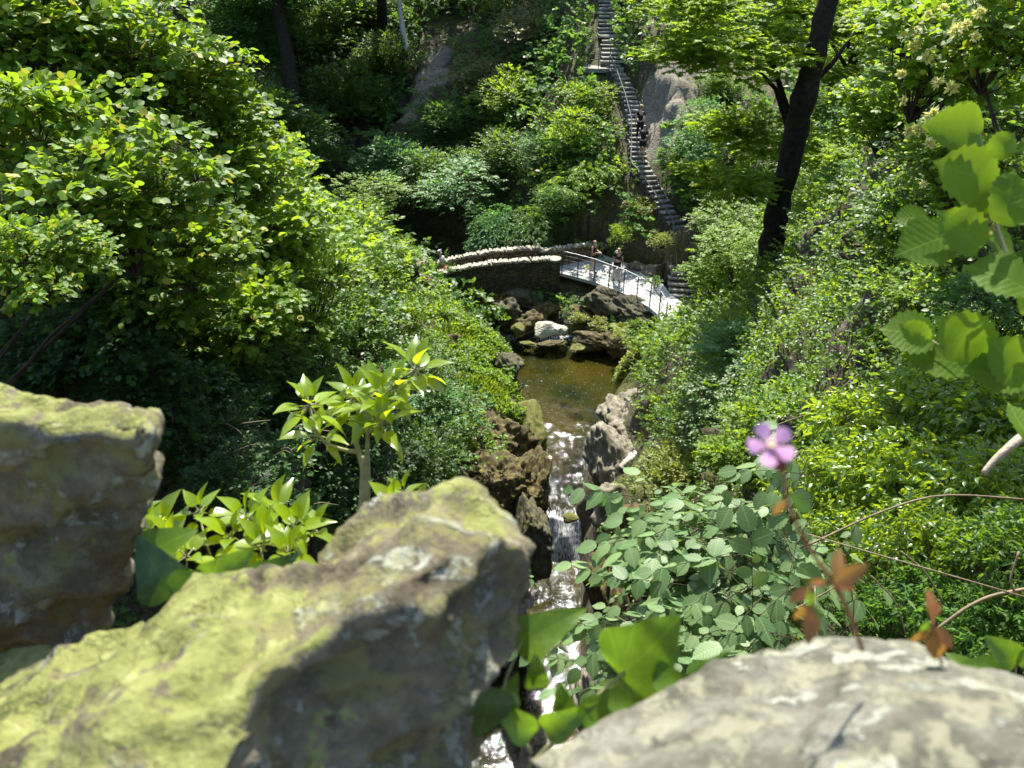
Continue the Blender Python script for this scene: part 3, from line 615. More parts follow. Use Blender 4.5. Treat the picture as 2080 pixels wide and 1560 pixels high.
# cliffs on the far hillside
#rock(D(868,160,50.5), (2.0, 1.6, 3.6), 61, 'rock_pale', 'bare tan landslip scar in the far wooded hillside', (.65, .35, .2), sub=6, rough=.13, strat=(1, 1, 1.5), cat='rock face', name='rock_face')
rock(surf(815,215)+np.array([0,.3,-.3]), (.8, .7, 1.2), 62, 'rock_grey', 'rough fractured lower left part of the tan landslip scar', (.5, .2, .2), sub=5, rough=.3, cat='rock face', name='rock_face')
#rock(D(1345,215,42.4), (1.5, 1.4, 3.4), 63, 'rock_grey', 'grey cliff immediately right of the steps', (.4, -.1, .1), sub=6, rough=.17, cat='rock face', name='rock_face')
#rock(D(1440,130,44), (2.4, 1.5, 2.4), 64, 'rock_grey', 'upper bare grey cliff right of the steps behind the sycamore leaves', (.5, 0, -.2), sub=6, rough=.2, cat='rock face', name='rock_face')
rock(D(1420,470,33.6), (.7, .7, .9), 65, 'rock_dark', 'dark rock right of the landing on the steps', rough=.25)
# ------------------------------------------------------------------ people
def skin_body(name, nodes, edges, mat, parent, sub=2):
    me = bpy.data.meshes.new(name); me.from_pydata([n[0] for n in nodes], edges, []); me.update(); me.materials.append(mat)
    o = obj(name, me, parent); bm = bmesh.new(); bm.from_mesh(me); lay = bm.verts.layers.skin.verify(); bm.verts.ensure_lookup_table()
    for i, v in enumerate(bm.verts):
        r = nodes[i][1]; v[lay].radius = (r, r) if not hasattr(r, '__len__') else r; v[lay].use_root = (i == 0)
    bm.to_mesh(me); bm.free(); m = o.modifiers.new('k', 'SKIN'); m.use_smooth_shade = True; m = o.modifiers.new('s', 'SUBSURF'); m.levels = sub; m.render_levels = sub; return o
def cloth(name, col, rough=.85): return simple(name, col, rough, .2, 60, .15, .3, bd=.004)
M['skin'] = simple('skin', (.5,.3,.2), .55, .4, 20, .08, .1); M['shoe'] = simple('dark_shoe', (.03,.03,.03), .6)
def person(foot, heading, pose, cols, label, height=1.7, pack=None, hat=None, hair=(.06,.035,.02), long=False):
    root = empty('person', tuple(foot), rz=heading, label=label, cat='person'); k = height / 1.7; q = lambda *a: tuple(x * k for x in a)
    ln = pose.get('lean', 0.0); st_ = pose.get('stride', .12); arms = pose['arms']
    n = []; e = []
    def add(p, r, par=None):
        n.append((q(*p), r * k if not hasattr(r, '__len__') else tuple(x * k for x in r))); i = len(n) - 1
        if par is not None: e.append((par, i))
        return i
    pel = add((0, 0, .95), (.125, .1)); sp_ = add((0, -ln * .35, 1.13), (.115, .085), pel); ch = add((0, -ln * .8, 1.32), (.14, .1), sp_); nk = add((0, -ln * 1.05, 1.45), .05, ch); hb = add((0, -ln * 1.15 - .015, 1.53), .068, nk); hm = add((0, -ln * 1.25 - .01, 1.61), (.078, .088), hb); ht = add((0, -ln * 1.28, 1.68), .055, hm)
    head = n[hm][0]; legs = {}
    for s in (1, -1):
        hip = add((s * .085, 0, .9), .085, pel); kn = add((s * .10, -s * st_ * .6 - .03, .5), .055, hip); an = add((s * .11, -s * st_ + .03, .09), .036, kn); add((s * .125, -s * st_ - .12, .035), .034, an); legs[s] = (hip, kn, an)
        sh = add((s * .165, -ln * .85, 1.39), .05, ch); el, wr = arms[s]
        a = add(el, .036, sh); b = add(wr, .025, a); v = Vector(wr) - Vector(el); v.normalize(); c = add(tuple(Vector(wr) + v * .06), (.038, .018), b)
        side = v.cross(Vector((0, 0, 1))); side = side.normalized() if side.length > .1 else Vector((1, 0, 0))
        for f, (o_, l_) in enumerate(((-.028, .07), (-.01, .08), (.01, .075), (.028, .06))):
            p1 = Vector(wr) + v * .1 + side * o_; f1 = add(tuple(p1), .009, c); add(tuple(p1 + v * l_ * .6 + Vector((0, 0, -.02))), .007, f1)
        p1 = Vector(wr) + v * .05 + side * (.045 * s); f1 = add(tuple(p1), .010, c); add(tuple(p1 + v * .03 + side * .01 * s), .008, f1)
    skin_body('body', n, e, M['skin'], root)
    P = lambda i: n[i][0]
    def garment(name, idx, rads, ed, mat): return skin_body(name, [(P(i) if not isinstance(i, tuple) else i, r if hasattr(r, '__len__') else r * k) for i, r in zip(idx, rads)], ed, mat, root)
    mid = lambda a, b, t: tuple(x * (1 - t) + y * t for x, y in zip(P(a), P(b)))
    shR = [i for i in range(len(n)) if abs(n[i][0][2] - 1.39 * k) < 1e-6]
    m1 = cloth('shirt_cloth', cols[0]); ed = [(0, 1), (1, 2), (2, 3)]; ids = [pel, sp_, ch, mid(ch, nk, .6)]; rd = [(.135 * k, .112 * k), (.125 * k, .1 * k), (.152 * k, .114 * k), (.085 * k, .07 * k)]
    for s_i in shR:
        ids.append(P(s_i)); rd.append(.062); ed.append((2, len(ids) - 1))
        if not pose.get('sleeveless'):
            j = [b for a, b in e if a == s_i][0]; ids.append(mid(s_i, j, .6)); rd.append(.052); ed.append((len(ids) - 2, len(ids) - 1))
    garment('shirt', ids, rd, ed, m1)
    m2 = cloth('shorts_cloth', cols[1]); ids = [mid(pel, sp_, .1)]; rd = [(.14 * k, .118 * k)]; ed = []
    for s in (1, -1):
        h_, kn, an = legs[s]; L = pose.get('short', .55); ids += [P(h_), mid(h_, kn, L)]; rd += [.1, .085]; b_ = len(ids); ed += [(0, b_ - 2), (b_ - 2, b_ - 1)]
        if pose.get('trousers'): ids += [P(kn), mid(kn, an, .85)]; rd += [.068, .05]; ed += [(b_ - 1, b_), (b_, b_ + 1)]
    garment('shorts' if not pose.get('trousers') else 'trousers', ids, rd, ed, m2)
    for s in (1, -1):
        an = P(legs[s][2]); skin_body('shoe', [((an[0], an[1] + .03, .045 * k), .045 * k), ((an[0] + .005, an[1] - .08, .04 * k), .046 * k), ((an[0] + .01, an[1] - .17, .035 * k), .036 * k)], [(0, 1), (1, 2)], M['shoe'], root)
    h = Vector(head); mh = cloth('hair', hair, .6)
    hv = [((h.x, h.y + .025, h.z + .035), .084 * k), ((h.x, h.y + .06, h.z - .02), .07 * k)]; he = [(0, 1)]
    if long: hv += [((h.x, h.y + .075, h.z - .13), .045 * k), ((h.x + .02, h.y + .08, h.z - .24), .028 * k)]; he += [(1, 2), (2, 3)]
    skin_body('hair', hv, he, mh, root)
    skin_body('nose', [((h.x, h.y - .085, h.z), .010), ((h.x, h.y - .1, h.z - .02), .012)], [(0, 1)], M['skin'], root, 1)
    for s in (1, -1): skin_body('eye', [((h.x + s * .03, h.y - .08, h.z + .015), .008), ((h.x + s * .034, h.y - .08, h.z + .015), .008)], [(0, 1)], M['shoe'], root, 1)
    if hat: skin_body('cap', [((h.x, h.y + .005, h.z + .06), (.092, .09)), ((h.x, h.y - .01, h.z + .085), (.08, .07)), ((h.x, h.y - .1, h.z + .045), (.06, .012))], [(1, 0), (0, 2)], cloth('cap_cloth', hat), root)
    if pack:
        c = P(ch); skin_body('backpack', [((c[0], c[1] + .2, c[2] - .28), (.13, .09)), ((c[0], c[1] + .22, c[2] - .05), (.15, .12)), ((c[0], c[1] + .19, c[2] + .17), (.12, .10))], [(0, 1), (1, 2)], cloth('pack_cloth', pack), root)
        for s in (1, -1): skin_body('strap', [((s * .1, c[1] - .11, c[2] - .12), .02), ((s * .11, c[1] - .07, c[2] + .09), .02), ((s * .1, c[1] + .08, c[2] + .14), .02)], [(0, 1), (1, 2)], cloth('strap_cloth', (.08,.08,.09)), root)
    return root
bent = {1: ((.22, -.05, 1.13), (.12, -.26, 1.12)), -1: ((-.22, -.04, 1.13), (-.12, -.27, 1.16))}
down = {1: ((.24, .03, 1.12), (.24, -.05, .88)), -1: ((-.24, .02, 1.12), (-.23, -.08, .88))}
q = Yp(903, 560, 33.55); person((q[0], q[1], -15.42), -1.9, dict(lean=.13, arms=bent, stride=.08), ((.42,.45,.5), (.55,.16,.14)), 'person in pale grey shirt and pinkish red shorts on the left end of the bridge', hair=(.5,.48,.45), hat=(.6,.6,.58))
q = Z(1203, 556, -14.98); person(tuple(q), 1.0, dict(lean=.03, arms=bent, sleeveless=True, stride=.06, short=.35), ((.015,.015,.018), (.015,.015,.02)), 'person with auburn hair, black vest and shorts on the walkway near the bridge', hair=(.16,.06,.03), long=True)
q = Z(1251, 570, -14.98); person(tuple(q), .15, dict(lean=.12, arms={1: down[1], -1: bent[-1]}, stride=.16, short=.75), ((.02,.02,.024), (.02,.02,.03)), 'person in black with a big grey backpack striding along the walkway', pack=(.3,.31,.3), hair=(.12,.08,.05))
def on_stair(y):
    i = np.argmin([abs(p[0][1] + p[1] / 2 - y) for p in STEPS]); return STEPS[i][0]
p = on_stair(39.7); person((p[0] + .12, p[1] + .2, p[2]), PI, dict(lean=.1, arms=down, stride=.14, trousers=True), ((.02,.02,.025), (.015,.015,.02)), 'person in dark clothes climbing the long steps, the upper of two', hat=(.5,.48,.3))
p = on_stair(38.6); person((p[0] + .05, p[1] + .2, p[2]), PI - .3, dict(lean=.14, arms=bent, stride=.14, short=.6), ((.03,.03,.03), (.02,.02,.02)), 'person in dark shorts climbing the long steps, the lower of two', pack=(.03,.03,.035))
# ------------------------------------------------------------------ leaves and plants
def ltmpl(prof, fold=.18, curl=.12, serr=0.0, petiole=0.0):
    """prof: [(t, halfwidth)] stations between base (t=0) and tip (t=1)"""
    V = [(0, -petiole, 0), (0, 0, 0)]; UV = [(.5, 0), (.5, 0)]; T = []
    m = len(prof)
    for i, (t, w_) in enumerate(prof):
        z = -curl * t * t; e = w_ * (1 + (serr if i % 2 else -serr))
        V += [(-e, t - (.03 if serr else 0), z + fold * e), (0, t, z), (e, t - (.03 if serr else 0), z + fold * e)]; UV += [(.5 - w_, t), (.5, t), (.5 + w_, t)]
    V.append((0, 1, -curl)); UV.append((.5, 1)); tip = len(V) - 1
    T += [(1, 3, 2), (1, 4, 3)]
    for i in range(m - 1):
        a = 2 + 3 * i; b = a + 3
        T += [(a, a+1, b+1), (a, b+1, b), (a+1, a+2, b+2), (a+1, b+2, b+1)]
    a = 2 + 3 * (m - 1); T += [(a, a+1, tip), (a+1, a+2, tip)]
    if petiole: T.append((0, 3, 3)) if False else None
    return np.array(V, float), np.array(T), np.array(UV, float)
def palm_tmpl(angs, lens, notch, fold=.1):
    V = [(0, 0, 0)]; T = []; UV = [(.5, 0)]
    k = len(angs)
    pts = []
    for i in range(k):
        if i > 0:
            a = (angs[i] + angs[i-1]) / 2; pts.append((a, notch * (lens[i] + lens[i-1]) / 2, -.02))
        pts.append((angs[i] - 9, lens[i] * .72, .05)); pts.append((angs[i], lens[i], -.06)); pts.append((angs[i] + 9, lens[i] * .72, .05))
    for a, l, z in pts:
        r = math.radians(a); V.append((l * math.sin(r), l * math.cos(r) + .0, z + fold * abs(math.sin(r)) * l)); UV.append((.5 + .5 * l * math.sin(r), .5 * l * math.cos(r)))
    for i in range(1, len(V) - 1): T.append((0, i + 1, i))
    return np.array(V, float), np.array(T), np.array(UV, float)
OVAL = [(.12, .2), (.4, .38), (.72, .27)]
L_HAZEL = ltmpl([(.06,.2),(.22,.36),(.42,.43),(.62,.4),(.8,.27),(.92,.1)], .12, .12)
L_OVAL = ltmpl([(.25, .3), (.6, .32)], .18, .12)
L_OVAL3 = ltmpl([(.12,.2),(.38,.34),(.7,.25)], .2, .14)
L_FAR = ltmpl([(.45, .38)], .15, .1)
L_NARROW = ltmpl([(.15,.08),(.4,.17),(.7,.11)], .35, .3)
L_IVY = ltmpl([(.08,.22),(.25,.33),(.5,.22),(.75,.1)], .22, .22)
L_ELM = ltmpl([(.05,.16),(.2,.3),(.4,.37),(.6,.34),(.78,.24),(.9,.1)], .10, .08)
L_SYC = palm_tmpl([-105, -52, 0, 52, 105], [.42, .62, .75, .62, .42], .55)
def place(tm, O, Dv, Nv, S, W=None):
    V, T, UV = tm; O = np.asarray(O); n = len(O); y = nrm(Dv); z = Nv - (Nv * y).sum(-1, keepdims=True) * y; z = nrm(z); x = np.cross(y, z)
    S = np.broadcast_to(np.asarray(S, float).reshape(-1, 1, 1), (n, 1, 1)); 
    sx = 1.0 if W is None else W.reshape(-1, 1, 1)
    P = O[:, None] + S * (V[None, :, 0:1] * sx * x[:, None] + V[None, :, 1:2] * y[:, None] + V[None, :, 2:3] * z[:, None])
    Fc = T[None] + (np.arange(n) * len(V))[:, None, None]
    return P.reshape(-1, 3), Fc.reshape(-1, 3), np.tile(UV, (n, 1))
def sprays(g, O, Dr, n, L, spread=.75, ang=55, jit=.3, droop=.25, up=(0, 0, 1), sizej=.3, upj=.35):
    T = len(O); Dr = nrm(Dr); U = np.array(up) + g.normal(size=(T, 3)) * upj; Sd = nrm(np.cross(U, Dr)); N = nrm(np.cross(Dr, Sd))
    i = np.arange(n); side = np.where(i % 2, 1, -1)[None, :] * np.where(g.random(T) < .5, 1, -1)[:, None]
    s = (i[None] + .6 + g.uniform(-.3, .3, (T, n))) * L * spread * .55
    P = O[:, None] + Dr[:, None] * s[..., None]; P[..., 2] -= droop * s ** 2
    a = np.radians(ang + g.uniform(-22, 22, (T, n))); a[:, -1] *= .15
    d = Dr[:, None] * np.cos(a)[..., None] + Sd[:, None] * (side * np.sin(a))[..., None]
    d = d + g.normal(size=d.shape) * jit * .5; d[..., 2] -= droop * .8
    nn = N[:, None] + g.normal(size=d.shape) * jit
    sz = L * (1 + g.uniform(-sizej, sizej, (T, n)))
    return P.reshape(-1, 3), d.reshape(-1, 3), nn.reshape(-1, 3), sz.ravel(), (O, Dr, s[:, -1])
def crown(seed, R, K, tw, n, L, tm, lobe=.42, flat=.7, twig=True, up=(0, 0, 1), outz=.35, upj=.35, droop=.25, jit=.3, shell=.55):
    """leaf mesh data of a crown of radius R about the origin, and its branches"""
    g = rng(seed); c = nrm(g.normal(size=(K, 3))) * (g.random(K) ** .5)[:, None] * (1 - lobe * .6) * g.uniform(.75, 1.4, K)[:, None]; c[:, 2] = c[:, 2] * flat + .05
    rr = lobe * g.uniform(.6, 1.15, K)
    u = nrm(g.normal(size=(K, tw, 3))); u[..., 2] = np.where(u[..., 2] < -.35, -u[..., 2], u[..., 2])
    rad = rr[:, None] * g.uniform(shell, 1.0, (K, tw)); O = (c[:, None] + u * rad[..., None] * np.array([1, 1, .7])) * R
    Dr = u + nrm(c)[:, None] * .5 + g.normal(size=u.shape) * .3; Dr[..., 2] = Dr[..., 2] * outz + .05
    P, d, nn, sz, tws = sprays(g, O.reshape(-1, 3), Dr.reshape(-1, 3), n, L, up=up, upj=upj, droop=droop, jit=jit)
    data = place(tm, P, d, nn, sz)
    mb = MB()
    for k in range(K):
        e = Vector(c[k] * R); b = Vector((0, 0, -R * .7)); m = b.lerp(e, .5) + Vector(g.normal(size=3) * R * .08) + Vector((0, 0, R * .1))
        mb.tube([b, b.lerp(m, .6), m, m.lerp(e, .6), e], [R*.014, R*.011, R*.009, R*.006, R*.003], 5, cap=False)
        if twig:
            for j in range(0, tw, max(1, tw // 12)):
                o = Vector(O[k, j]); dd = Vector(nrm(Dr[k, j])); l = float(tws[2].reshape(K, tw)[k, j])
                mb.tube([e, o, o + dd * l * .8 - Vector((0, 0, droop * (l * .8) ** 2))], [R*.004, R*.003, R*.0012], 3, cap=False)
    return data, mb
# leaf colours 
M['hazel'] = leaf_mat('hazel_leaf', (.04,.095,.006), (.14,.25,.018), (.40,.6,.025), .42, .5, veins=True, spec=.35, spots=(.35,.33,.03))
M['lime'] = leaf_mat('lime_leaf', (.05,.12,.01), (.17,.28,.02), (.5,.7,.03), .45, .5, spec=.35)
M['mid'] = leaf_mat('mid_green_leaf', (.025,.075,.012), (.085,.17,.02), (.3,.5,.03), .4, .48, spec=.4)
M['deep'] = leaf_mat('deep_green_leaf', (.026,.078,.014), (.085,.18,.035), (.25,.48,.05), .4, .6, spec=.25)
M['blue'] = leaf_mat('blue_green_leaf', (.045,.12,.035), (.11,.23,.06), (.25,.52,.09), .36, .5, spec=.3)
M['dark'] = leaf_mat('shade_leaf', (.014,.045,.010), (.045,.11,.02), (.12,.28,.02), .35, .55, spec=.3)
M['olive'] = leaf_mat('olive_leaf', (.05,.07,.015), (.15,.17,.05), (.25,.3,.05), .35, .5, spots=(.25,.12,.06))
M['yellow'] = leaf_mat('yellow_green_leaf', (.11,.15,.015), (.25,.3,.035), (.55,.65,.06), .4, .5, spots=(.3,.2,.03))
M['ivyg'] = leaf_mat('glossy_ivy_leaf', (.03,.08,.01), (.14,.24,.018), (.5,.68,.03), .42, .33, veins=False, spec=.6, nscale=3)
M['ivyn'] = leaf_mat('bright_ivy_leaf', (.12,.20,.008), (.24,.34,.012), (.7,.85,.02), .5, .26, veins=False, spec=.7, nscale=8)
M['elm'] = leaf_mat('elm_leaf', (.07,.14,.042), (.18,.275,.095), (.32,.48,.09), .35, .5, veins=2, nscale=4)
M['syc'] = leaf_mat('sycamore_leaf', (.05,.12,.008), (.16,.27,.02), (.5,.7,.03), .5, .5, spec=.3)
M['grass'] = leaf_mat('grass_blade', (.03,.07,.01), (.16,.24,.02), (.35,.5,.03), .4, .6, spec=.2, spots=(.25,.22,.06), nscale=2.5)
M['fern'] = leaf_mat('fern_frond', (.05,.12,.012), (.14,.25,.03), (.35,.55,.05), .4, .5)
M['bark'] = simple('brown_bark', (.045,.035,.022), .9, .2, 14, .5, .8)
M['barkd'] = simple('dark_mossy_bark', (.022,.018,.012), .9, .2, 9, .6, 1.0, bd=.04)
M['barkp'] = simple('pale_bark', (.45,.43,.34), .8, .2, 9, .2, .4)
M['stem'] = simple('pale_green_stem', (.22,.22,.10), .6, .3, 60, .25, .5, bd=.003)
PROTO = {}
def proto(key, *a, **k):
    data, mb = crown(*a, **k); me = mesh_np('foliage', data[0], data[1], data[2], mat=M['mid'], smooth=True)
    R = a[1]; s = bpy.data.meshes.new('stem'); s.from_pydata(mb.v, [], mb.f); s.materials.append(M['bark']); PROTO.setdefault(key, []).append((me, s, R))
for i in range(3): proto('broad', 100 + i, 1.6, 22, 34, 5, .105, L_OVAL)
for i in range(3): proto('fine', 110 + i, 1.6, 26, 48, 5, .078, L_OVAL)
for i in range(2): proto('far', 120 + i, 3.0, 38, 66, 5, .135, L_FAR, twig=False)
for i in range(2): proto('farfine', 130 + i, 2.4, 34, 60, 5, .11, L_FAR, twig=False)
for i in range(2): proto('drape', 140 + i, 2.2, 16, 80, 6, .12, L_FAR, lobe=.5, flat=.9, outz=-.25, droop=.5, twig=False, shell=.8)
for i in range(3): proto('hazel', 150 + i, 1.2, 24, 36, 5, .085, L_HAZEL, droop=.35, jit=.35, lobe=.4)
for i in range(2): proto('syc', 160 + i, 1.8, 20, 34, 5, .17, L_SYC, flat=.5, outz=.2)
for i in range(2): proto('plates', 170 + i, 1.8, 14, 46, 6, .11, L_OVAL, lobe=.5, flat=.8, outz=.12, upj=.18, droop=.18, jit=.2)
for i in range(2): proto('small', 180 + i, .7, 14, 26, 4, .06, L_OVAL)
L_LANC = ltmpl([(.08,.1),(.22,.2),(.45,.21),(.7,.13),(.87,.05)], .3, .3)
for i in range(2): proto('ivyb', 190 + i, .6, 20, 26, 6, .072, L_LANC, outz=.7, upj=.6, jit=.6, droop=.8)
def setmat(o, m):
    o.material_slots[0].link = 'OBJECT'; o.material_slots[0].material = m
_cnt = {}
def shrub(u, v, t, rpx, kind, mat, label, sq=1.0, name='shrub', cat='shrub', group=None, seed=None, lift=None, wid=1.0, bark='bark'):
    c = D(u, v, t); R = rpx * t / F; i = _cnt.get(kind, 0); _cnt[kind] = i + 1; me, sm, R0 = PROTO[kind][i % len(PROTO[kind])]
    g = float(hz(c[0], c[1])); s = R / R0; h = max(c[2] - g, .4 * R)
    bx, by = np.meshgrid(np.linspace(-5, 5, 41), np.linspace(-4, 4, 33)); bz = hz(c[0] + bx, c[1] + by)   # it grows out of the nearest piece of bank
    dd = bx ** 2 + by ** 2 + 1.3 * (bz - c[2]) ** 2 + np.where(bz > c[2], 4.0, 0); kk = np.unravel_index(np.argmin(dd), dd.shape); off = Vector((-bx[kk], -by[kk], c[2] - bz[kk]))
    rz = (i * 2.399) % (2 * PI)
    root = empty(name, tuple(Vector(c) - off), label=label, cat=cat, group=group)
    f = obj('foliage', me, root); f.location = off; f.scale = (s * wid, s, s * sq); f.rotation_euler = (0, 0, rz); setmat(f, M[mat])
    b = obj('stem', sm, root); b.location = off; b.scale = (s, s, s * .9); b.rotation_euler = (0, 0, rz); setmat(b, M[bark])
    if off.length > R * .8:
        mb = MB(); rn = random.Random(i + int(u)); e = off - Vector((0, 0, R * .5))
        for q in range(2):
            j = Vector((rn.uniform(-.2, .2), rn.uniform(-.2, .2), 0)) * R; mb.tube([j * 1.5 - Vector((0, 0, .1)), e * .3 + j + Vector((0, 0, -.05 * R)), e * .7 - j * .6 + Vector((0, 0, -.08 * R)), e], [R * .014 + .006, R * .013 + .005, R * .012 + .003, R * .009], 5)
        mb.build('stem', M[bark], root, True)
    return root
# ---- ferns
def fern_mesh(seed, nf=11, Lf=.9):
    g = rng(seed); Vs = []; Fs = []; n0 = 0
    for k in range(nf):
        az = 2 * PI * k / nf + g.uniform(-.3, .3); el = g.uniform(.7, 1.1); l = Lf * g.uniform(.7, 1.1); m = 22; s = np.linspace(.08, 1, m)
        hx = l * s * math.cos(el) * (1 + .35 * s); z = l * (s * math.sin(el) - .62 * s ** 2.2); P = np.stack([hx * math.cos(az), hx * math.sin(az), z], 1)
        tdir = nrm(np.gradient(P, axis=0)); side = np.array([-math.sin(az), math.cos(az), 0]); up = np.cross(tdir, side)
        wd = l * .22 * np.sin(np.clip(s * 1.02, 0, 1) ** .7 * PI) ** .8 + .01
        for sg in (1, -1):
            O = P; dd = side * sg + tdir * .35 + up * (-.12); a, b, _ = place(L_NARROW, O, dd, np.abs(up) * np.array([1, 1, 1]), wd, np.full(m, 1.0))
            Vs.append(a); Fs.append(b + n0); n0 += len(a)
    return mesh_np('frond', np.concatenate(Vs), np.concatenate(Fs), smooth=True, mat=M['fern'])
FERN = [fern_mesh(s) for s in (1, 2, 3)]
def fern(u, v, t, rpx, label, mat='fern', k=[0], tilt=(0, 0)):
    c = D(u, v, t); g = float(hz(c[0], c[1])); R = rpx * t / F
    o = obj('fern', FERN[k[0] % 3]); k[0] += 1; o.location = (c[0], c[1], max(g, c[2] - R * .8) if abs(g - c[2]) < 3 else c[2] - R * .5); o.scale = (R / .8,) * 3; o.rotation_euler = (tilt[0], tilt[1], k[0] * 1.7); setmat(o, M[mat])
    return tag(o, label, 'fern')
# ---- trees
def tree(name, pts, rads, crowns, label, bark='barkd', limbs=(), crownmat='mid', kind='syc', cat='tree', n=10):
    """pts: world points up the trunk; crowns: (u, v, t, rpx, kind, mat) pieces of its foliage"""
    b = Vector(pts[0]); root = empty(name, tuple(b), label=label, cat=cat)
    P = [Vector(p) - b for p in pts]; fine = []; fr = []
    for i in range(len(P) - 1):
        for q in range(5):
            f = q / 5; fine.append(P[i].lerp(P[i+1], f)); fr.append(rads[i] * (1 - f) + rads[i+1] * f)
    fine.append(P[-1]); fr.append(rads[-1]); rn = random.Random(len(fine) + int(abs(b.x) * 100))
    fine = [p + Vector((rn.uniform(-1, 1), rn.uniform(-1, 1), 0)) * r * .10 for p, r in zip(fine, fr)]; fr = [r * rn.uniform(.92, 1.12) for r in fr]
    mb = MB(); mb.tube(fine, fr, n)
    trunk = mb.build('trunk', M[bark], root, True)
    for lm in limbs:
        mb = MB(); q = [Vector(p) - b for p in lm[0]]; r0, r1 = lm[1]; m_ = len(q); mb.tube(q, [r0 + (r1 - r0) * i / (m_ - 1) for i in range(m_)], 7); mb.build('limb', M[bark], trunk, True)
    for (u, v, t, rpx, kd, mt) in crowns:
        c = Vector(D(u, v, t)); i = _cnt.get(kd, 0); _cnt[kd] = i + 1; me, sm, R0 = PROTO[kd][i % len(PROTO[kd])]; s = rpx * t / F / R0
        f = obj('crown', me, root); f.location = c - b; f.scale = (s, s, s * .75); f.rotation_euler = (0, 0, i * 2.1); setmat(f, M[mt])
    return root
# ---- ground cover: tufts of leaves strewn over the banks (nobody could count them)
def scatter(seed, N, mask_fn, k, L, tm, name, mat, label, cat, hgt=(.05, .35), pw=1.0, upj=.4, blade=False, dmin=4.0):
    g = rng(seed); cxs = (P1[:-1,:-1] + P1[1:,:-1] + P1[1:,1:] + P1[:-1,1:]) / 4
    e1 = P1[1:,:-1] - P1[:-1,:-1]; e2 = P1[:-1,1:] - P1[:-1,:-1]; ar = np.linalg.norm(np.cross(e1, e2), axis=-1); ar = np.minimum(ar, 3 * np.abs(e1[..., 1] * e2[..., 0]))
    dist = np.linalg.norm(cxs, axis=-1); ct = cxs @ np.array([0, math.cos(PITCH), -math.sin(PITCH)])
    vis = (ct > 1) & (np.abs(cxs[..., 0]) < ct * .74 + 1.5)
    w_ = ar * vis * mask_fn(cxs, NN[:-1,:-1]) / np.maximum(dist, dmin) ** (2 * pw); w_ = w_.ravel() / w_.sum()
    id_ = g.choice(len(w_), N, p=w_); j, i = np.unravel_index(id_, ar.shape); f = g.random((N, 2, 1))
    P = P1[j, i] + e1[j, i] * f[:, 0] + e2[j, i] * f[:, 1]; nn = NN[j, i]; d = np.linalg.norm(P, axis=1)
    if blade:
        dr = nrm(nn * .5 + np.array([0, 0, .6]) + g.normal(size=P.shape) * .35); S = L * g.uniform(.5, 1.3, N) * np.clip(d / 25, .5, 1.5)
        V, Fc, UV = place(L_NARROW, P, dr, g.normal(size=P.shape), S, np.full(N, .8))
    else:
        dr = nn * .6 + g.normal(size=P.shape) * .8; dr[:, 2] = np.abs(dr[:, 2]) * .4
        sc = np.clip(d / 22, .6, 1.6); O = P + nn * (g.uniform(hgt[0], hgt[1], N) * sc)[:, None]
        Pp, dd, n2, sz, _ = sprays(g, O, dr, k, L, up=(0, -.15, 1), upj=upj, jit=.45); sz = sz * np.repeat(sc, k)
        V, Fc, UV = place(tm, Pp, dd, n2, sz)
    return tag(obj(name, mesh_np(name, V, Fc, UV, mat=M[mat])), label, cat, kind='stuff')
def nowater(c, n): return (c[..., 2] > wz(c[..., 1]) + .5) * 1.0
def offpath(c):
    d = np.full(c.shape[:-1], 9.0)
    for p in SPD: d = np.minimum(d, np.hypot(c[..., 0] - p[0], c[..., 1] - p[1]) - .25)
    for i in range(0, 64, 3):
        for f in (0, .5, 1):
            q = A2[i] * (1 - f) + B2[i] * f; d = np.minimum(d, np.hypot(c[..., 0] - q[0], c[..., 1] - q[1]) - .1)
    return (d > .55) * 1.0
def noisef(c, s, sc, lo): return np.clip((fbm(c * sc, 3, s) - lo) * 4, 0, 1)
def gorge(c): # the bare rock walls of the chute
    i = np.interp(c[..., 1], [2, 15, 20, 24, 30], [1.5, 1.7, 1.9, 2.1, 4.0]); y = c[..., 1]; x = c[..., 0]; ok = np.where(y < 24.5, (np.abs(x - 1.0) > i + .3) * 1.0, 1.0); ok = np.where((y > 16.5) & (y < 25.5) & (x > -1.5) & (x < 4.3), .12 * ok, ok); return np.where((y > 25) & (y < 31) & (x > 3.5) & (x < 5.3), 0.0, ok) 
steepk = lambda n: np.clip(1.25 - 1.1 * (1 - n[..., 2]), .15, 1)
def sight(c): return np.where((c[..., 1] > 18) & (c[..., 1] < 29.5) & (c[..., 0] > 0) & (c[..., 0] < 4.4 + (c[..., 1] - 20) * .13), 0.0, 1.0)
def m_far(c, n): return (1 - bare(c)) * nowater(c, n) * offpath(c) * (c[..., 1] > 30)
def m_bank(c, n): return nowater(c, n) * offpath(c) * (c[..., 1] <= 34) * gorge(c) * steepk(n)
scatter(1, 19000, lambda c, n: m_far(c, n) * (.25 + noisef(c, 3, .25, -.1)), 6, .15, L_FAR, 'undergrowth', 'deep', 'dark green undergrowth covering the far hillside', 'undergrowth', (.1, .7), pw=.6)
scatter(2, 12000, lambda c, n: m_far(c, n) * noisef(c, 8, .3, .1), 6, .14, L_FAR, 'undergrowth', 'mid', 'brighter green patches of undergrowth on the far hillside', 'undergrowth', (.1, .9), pw=.6)
scatter(3, 13000, lambda c, n: (.15 + .85 * sight(c)) * m_bank(c, n), 5, .085, L_OVAL, 'undergrowth', 'mid', 'low leafy plants covering the banks of the gorge', 'undergrowth', (.05, .4), pw=.7)
